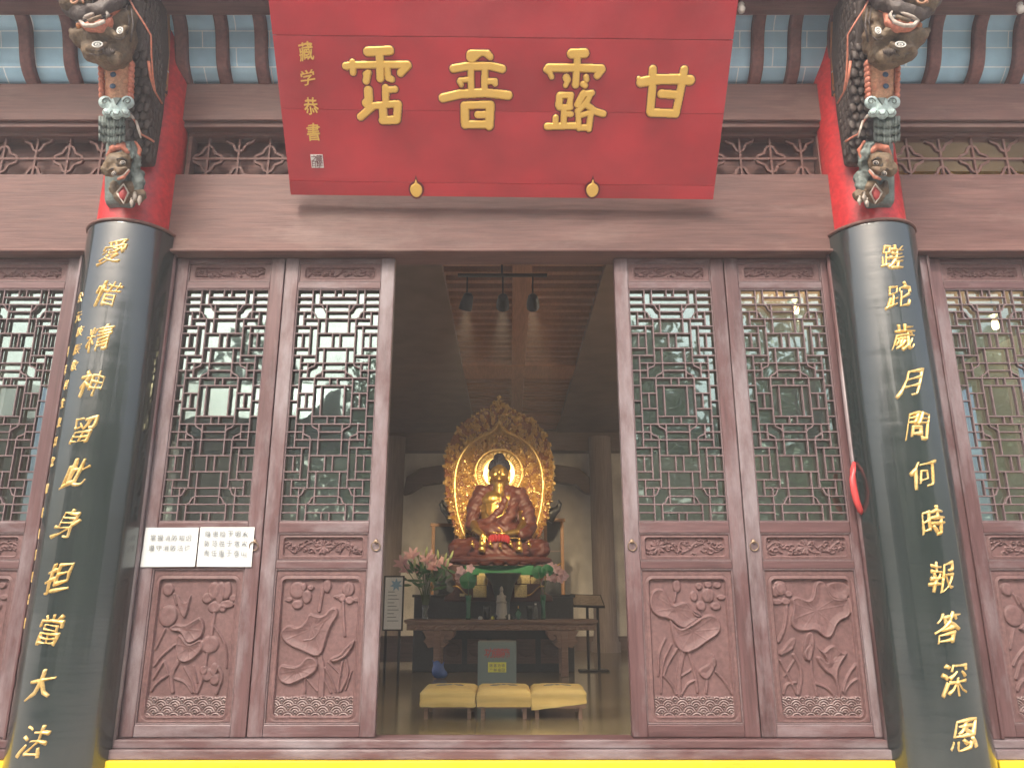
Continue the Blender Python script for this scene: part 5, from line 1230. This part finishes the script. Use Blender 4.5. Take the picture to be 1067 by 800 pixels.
for px, w_, h_, mt, lab in ((500.5,.06,.045,'paper','small pale square cup at the left front of the table'),(513.5,.05,.045,'ynote','small yellow box left of the figurine on the table'),(530.5,.03,.075,'white','tiny white bottle right of the figurine on the table')):
    b = MB(); b.lathe([(0,0),(w_*.5,0),(w_*.55,h_*.2),(w_*.5,h_*.8),(w_*.3,h_),(0,h_)], 12 if w_ < .05 else 4); o = b.build('offering_cup', M[mt], None, bevel=.002); o.location = (P(px, 640, 6.85).x, 6.85, TT); tag(o, lab, 'cup')
for px, lab in ((507, 'dark glass cup between the green vase and the burner'), (552, 'dark glass cup between the burner and the water bottle')):
    b = MB(); b.lathe([(0,0),(.04,0),(.045,.14),(.055,.19),(.050,.19),(.038,.03),(0,.03)], 16); o = b.build('dark_cup', M['bronze'], None, smooth=True); o.location = (P(px, 640, 6.93).x, 6.93, TT); tag(o, lab, 'cup')

# free-standing pieces in the hall ----------------------------------------------------
Y0 = 7.55; c = P(612, 628, Y0)
t = thing('reading_stand', 'slanted framed sign on a dark stand right of the offering table', 'sign stand', (c.x, Y0, FZ))
b = MB(); zz = c.z-FZ; q = [P(594,618.5,Y0+.12), P(626,619.5,Y0+.12), P(630.5,632,Y0-.05), P(597,631,Y0-.05)]; q = [(p.x-c.x, p.y-Y0, p.z-FZ) for p in q]
b.add(q + [(p[0], p[1]+.02, p[2]-.02) for p in q], [(0,1,2,3),(7,6,5,4),(0,4,5,1),(1,5,6,2),(2,6,7,3),(3,7,4,0)]); fr = b.build('frame', M['black'], t)
m_ = [sum(p[k] for p in q)/4 for k in range(3)]; q2 = [tuple(m_[k]+(p[k]-m_[k])*(.93 if k == 0 else .84) - (.004 if k == 1 else 0) + (.003 if k == 2 else 0) for k in range(3)) for p in q]; b = MB(); b.add(q2, [(0,1,2,3)]); b.build('sheet', worn('sepia_sheet', [(.30,.24,.17),(.40,.33,.24)], (6,6,6), (.4,.6), 0, 30), fr)
b = MB(); b.box(-.02, .02, .03, .07, 0.02, q[2][2]); b.box(-.02+.16, .0+.18, .03, .07, 0.02, q[2][2]); b.build('post', M['black'], t, bevel=.004); b = MB(); b.box(-.15, .3, -.12, .2, 0, .02); b.build('foot', M['black'], t, bevel=.004)
Y0 = 5.6; c = P(409, 700, Y0)
t = thing('framed_poster', 'tall white framed poster with blue star emblem at the left edge of the doorway', 'poster', (c.x, Y0, FZ))
def rr2(px, py): p = P(px, py, Y0); return p.x-c.x, p.z-FZ
xl, zb = rr2(398, 657); xr, zt = rr2(421.5, 599.5)
b = MB(); b.box(xl, xr, 0, .03, zb, zt); fr = b.build('frame', M['black'], t, bevel=.003); b = MB(); b.box(xl+.02, xr-.02, -.004, -.001, zb+.02, zt-.02); sh = b.build('sheet', M['white'], fr)
M['paleblue'] = mat('pale_blue_print', (.25,.42,.55), .6); sx_, sz_ = rr2(413, 609); b = MB(); b.prism([(sx_+(.085 if k % 2 == 0 else .04)*math.sin(k*math.pi/7), sz_+(.085 if k % 2 == 0 else .04)*math.cos(k*math.pi/7)) for k in range(14)], -.007, -.0045); b.build('emblem', M['paleblue'], sh)
b = MB()
for k in range(9): b.box(xl+.06, xr-.06-.03*(k % 3), -.0065, -.0045, zb+.12+.045*k, zb+.128+.045*k)
b.build('text_lines', M['ink'], sh)
b = MB(); b.box(xl+.03, xl+.06, .03, .06, 0, zt-.1); b.box(xr-.06, xr-.03, .03, .06, 0, zt-.1); b.build('leg', M['black'], t)
M['amber'] = worn('amber_frame_wood', [(.26,.12,.04), (.36,.18,.07)], (4,4,4), (.35,.5), .1, 50)
Y0 = 9.3
for (p0, q0, p1, q1, lab, nm) in ((449,545,477,592,'amber framed dark screen behind the aureole on its left','left'),(567,540,587,592,'amber framed dark screen behind the aureole on its right','right')):
    a_ = P(p0, q1, Y0); c_ = P(p1, q0, Y0); t = thing('wooden_screen', lab, 'screen', ((a_.x+c_.x)/2, Y0, FZ), 0, 'amber framed screens flanking the statue')
    hw = (c_.x-a_.x)/2; H_ = c_.z-FZ; fw = .06
    b = MB(); b.box(-hw, -hw+fw, -.03, .03, 0, H_-fw); b.box(hw-fw, hw, -.03, .03, 0, H_-fw); b.box(-hw-.03, hw+.03, -.04, .04, H_-fw, H_); b.box(-hw+fw, hw-fw, -.028, .03, .25, .31); b.build('frame', M['amber'], t, bevel=.008)
    b = MB(); b.box(-hw+fw, hw-fw, -.01, .01, .31, H_-fw)
    b.build('panel', M['black'], t)
    b = MB()
    for k in range(1, 4): b.box(-hw+fw, hw-fw, -.018, -.011, .31+(H_-fw-.31)*k/4-.01, .31+(H_-fw-.31)*k/4+.01)
    b.build('slats', M['dwood'], t)
p = P(455, 703, 6.5); bag = blob('blue_bag', [('e',(0,0,.10),(.09,.07,.10)),('e',(-.02,0,.18),(.05,.04,.06)),('t',[(-.05,0,.16),(-.08,0,.24)],[.02,.008]),('t',[(.05,0,.16),(.08,0,.22)],[.02,.008]),('e',(.06,0,.06),(.07,.06,.06))], M['bluebag'], None, .012, 1); bag.location = (p.x+.02, 6.5, FZ); tag(bag, 'crumpled blue plastic bag at the left leg of the offering table', 'bag')
p = P(425, 670, 8.2)
t = thing('low_bench', 'dark low wooden bench against the altar behind the left table end', 'bench', (p.x, 8.2, FZ)); b = MB(); b.box(-.6, .55, 0, .4, .40, .46); b.build('seat', M['dwood'], t, bevel=.006); b = MB(); b.box(-.55, .5, .03, .36, .08, .399); b.build('drawer_box', M['dwood'], t); b = MB(); b.box(-.56, -.50, .02, .38, 0, .079); b.box(.45, .51, .02, .38, 0, .079); b.build('foot', M['dwood'], t)
# pendant lantern seen through the right lattice
M['lampglow'] = bpy.data.materials.new('lamp_glow'); M['lampglow'].use_nodes = True
b_ = M['lampglow'].node_tree.nodes['Principled BSDF']; b_.inputs['Base Color'].default_value = (1,.8,.5,1); b_.inputs['Emission Color'].default_value = (1,.62,.28,1); b_.inputs['Emission Strength'].default_value = 6
for px, py, lab in ((829,322,'small warm glowing pendant lamp seen through the lattice right of the doorway'), (1037,338,'small warm glowing pendant lamp seen through the far right lattice')):
    p = P(px, py, 3.6); t = thing('pendant_lamp', lab, 'lamp', p, 0, 'warm pendant lamps inside the hall'); b = MB(); b.lathe([(0,-.06),(.03,-.05),(.038,0),(.028,.05),(0,.07)], 16); b.build('bulb', M['lampglow'], t, smooth=True)
    b = MB(); b.tube([(0,0,.07),(0,0,4.23-p.z)], .006, 6); b.lathe([(.02,.06),(.09,.10),(.02,.14)], 16); b.build('cord', M['black'], t)
    ld = bpy.data.lights.new('lamp', 'POINT'); lo = bpy.data.objects.new('lamp', ld); C.objects.link(lo); lo.parent = t; ld.energy = 60; ld.color = (1,.75,.42); ld.shadow_soft_size = .08; lo.location = (0,0,-.16)

# ------------------------------------------------------------------ unseen surroundings behind the viewer, set up for reflections in glass and lacquer
def tree(x, y, h, r, label, seed):
    t = thing('courtyard_tree', label, 'tree', (x, y, -.82), 0, 'trees across the courtyard'); rs = random.Random(seed)
    b = MB(); b.tube([(0,0,0),(.1,.05,h*.3),(.0,.1,h*.6),(.1,0,h*.85)], [.22,.17,.11,.04], 8)
    cl = []
    for i in range(26):
        a = rs.uniform(0, 6.28); zz = h*rs.uniform(.28, .98); rr_ = r*math.sin(math.pi*min(1, (zz/h-.2)/.85))**.6*rs.uniform(.3, 1); c = Vector((rr_*math.cos(a), rr_*math.sin(a), zz)); cl.append(c)
        b.tube([(0,0,zz*.7), tuple(c*.6+Vector((0,0,zz*.35))), tuple(c)], [.05,.03,.01], 5, False)
    b.build('trunk', M['bark'], t, smooth=True)
    k = MB()
    for c in cl:
        for j in range(230):
            d = Vector((rs.gauss(0,1), rs.gauss(0,1), rs.gauss(0,.7)))*.42; p = c+d; u = Vector((rs.gauss(0,1), rs.gauss(0,1), rs.gauss(0,1))).normalized(); w_ = u.orthogonal().normalized(); s_ = rs.uniform(.07,.13)
            k.add([p-u*s_, p+w_*s_*.5, p+u*s_, p-w_*s_*.5], [(0,1,2,3)])
    k.build('crown', M['leafg'], t)
for i, (x, y, h, r, lab) in enumerate(((-2.6,-13,6.6,2.2,'leafy tree across the courtyard, left of centre'),(2.4,-14,8.0,2.8,'leafy tree across the courtyard, straight behind the viewer'),(7.0,-12.5,8.6,2.5,'leafy tree across the courtyard on the right'),(13.6,-13.5,8.5,2.9,'leafy tree across the courtyard at the far right'))): tree(x, y, h, r, lab, 40+i)
k = MB(); rs = random.Random(77)
for j in range(20000):
    p = Vector((rs.uniform(-26, 26), -24 + rs.gauss(0, 1.2), 0)); top = 9.3 + 1.6*math.sin(p.x*.45) + 1.0*math.sin(p.x*1.3+1); p.z = -.8 + top*rs.random()**.7
    u = Vector((rs.gauss(0,1), rs.gauss(0,1), rs.gauss(0,1))).normalized(); w_ = u.orthogonal().normalized(); s_ = rs.uniform(.2,.38); k.add([p-u*s_, p+w_*s_*.6, p+u*s_, p-w_*s_*.6], [(0,1,2,3)])
tag(k.build('reflection_wood', M['leafg']), kind='stuff')  # unseen tree belt added to fill pale sky gaps in the reflections
t = thing('reflection_gatehouse', 'unseen dark timber gatehouse across the courtyard, shaped for reflections in the left glass', 'building', (-10.5, -12, -.82))  # unseen building, its gaps shaped to mirror as bright slots in the glass
for k in range(7): b = MB(); x_ = -5.4+1.75*k+.25*(k % 3); b.box(x_-.62, x_+.62, -.2, .2, 0, 5.0); b.build('pier', M['dwood'], t)
b = MB(); b.prismx([(-2.0, 5.0), (2.0, 5.0), (0, 6.2)], -6.6, 6.6); b.build('roof', M['darkaltar'], t)
for zz in (2.2, 3.8): b = MB(); b.box(-5.4, 5.4, -.1, .1, zz, zz+.5); b.build('rail', M['dwood'], t)

# ------------------------------------------------------------------ thin volume added in place of lens glare, lifting the blacks
hz = MB(); hz.box(-40, 40, -30, 30, -1.9, 14); o = hz.build('lens_haze', bpy.data.materials.new('lens_haze')); tag(o, kind='stuff')
m = o.data.materials[0]; m.use_nodes = True; nd = m.node_tree.nodes; nd.clear(); oo = nd.new('ShaderNodeOutputMaterial'); pv = nd.new('ShaderNodeVolumePrincipled')
pv.inputs['Color'].default_value = (.9,.92,.95,1); pv.inputs['Density'].default_value = .013; pv.inputs['Anisotropy'].default_value = .3; m.node_tree.links.new(pv.outputs[0], oo.inputs['Volume'])
S.cycles.volume_bounces = 0
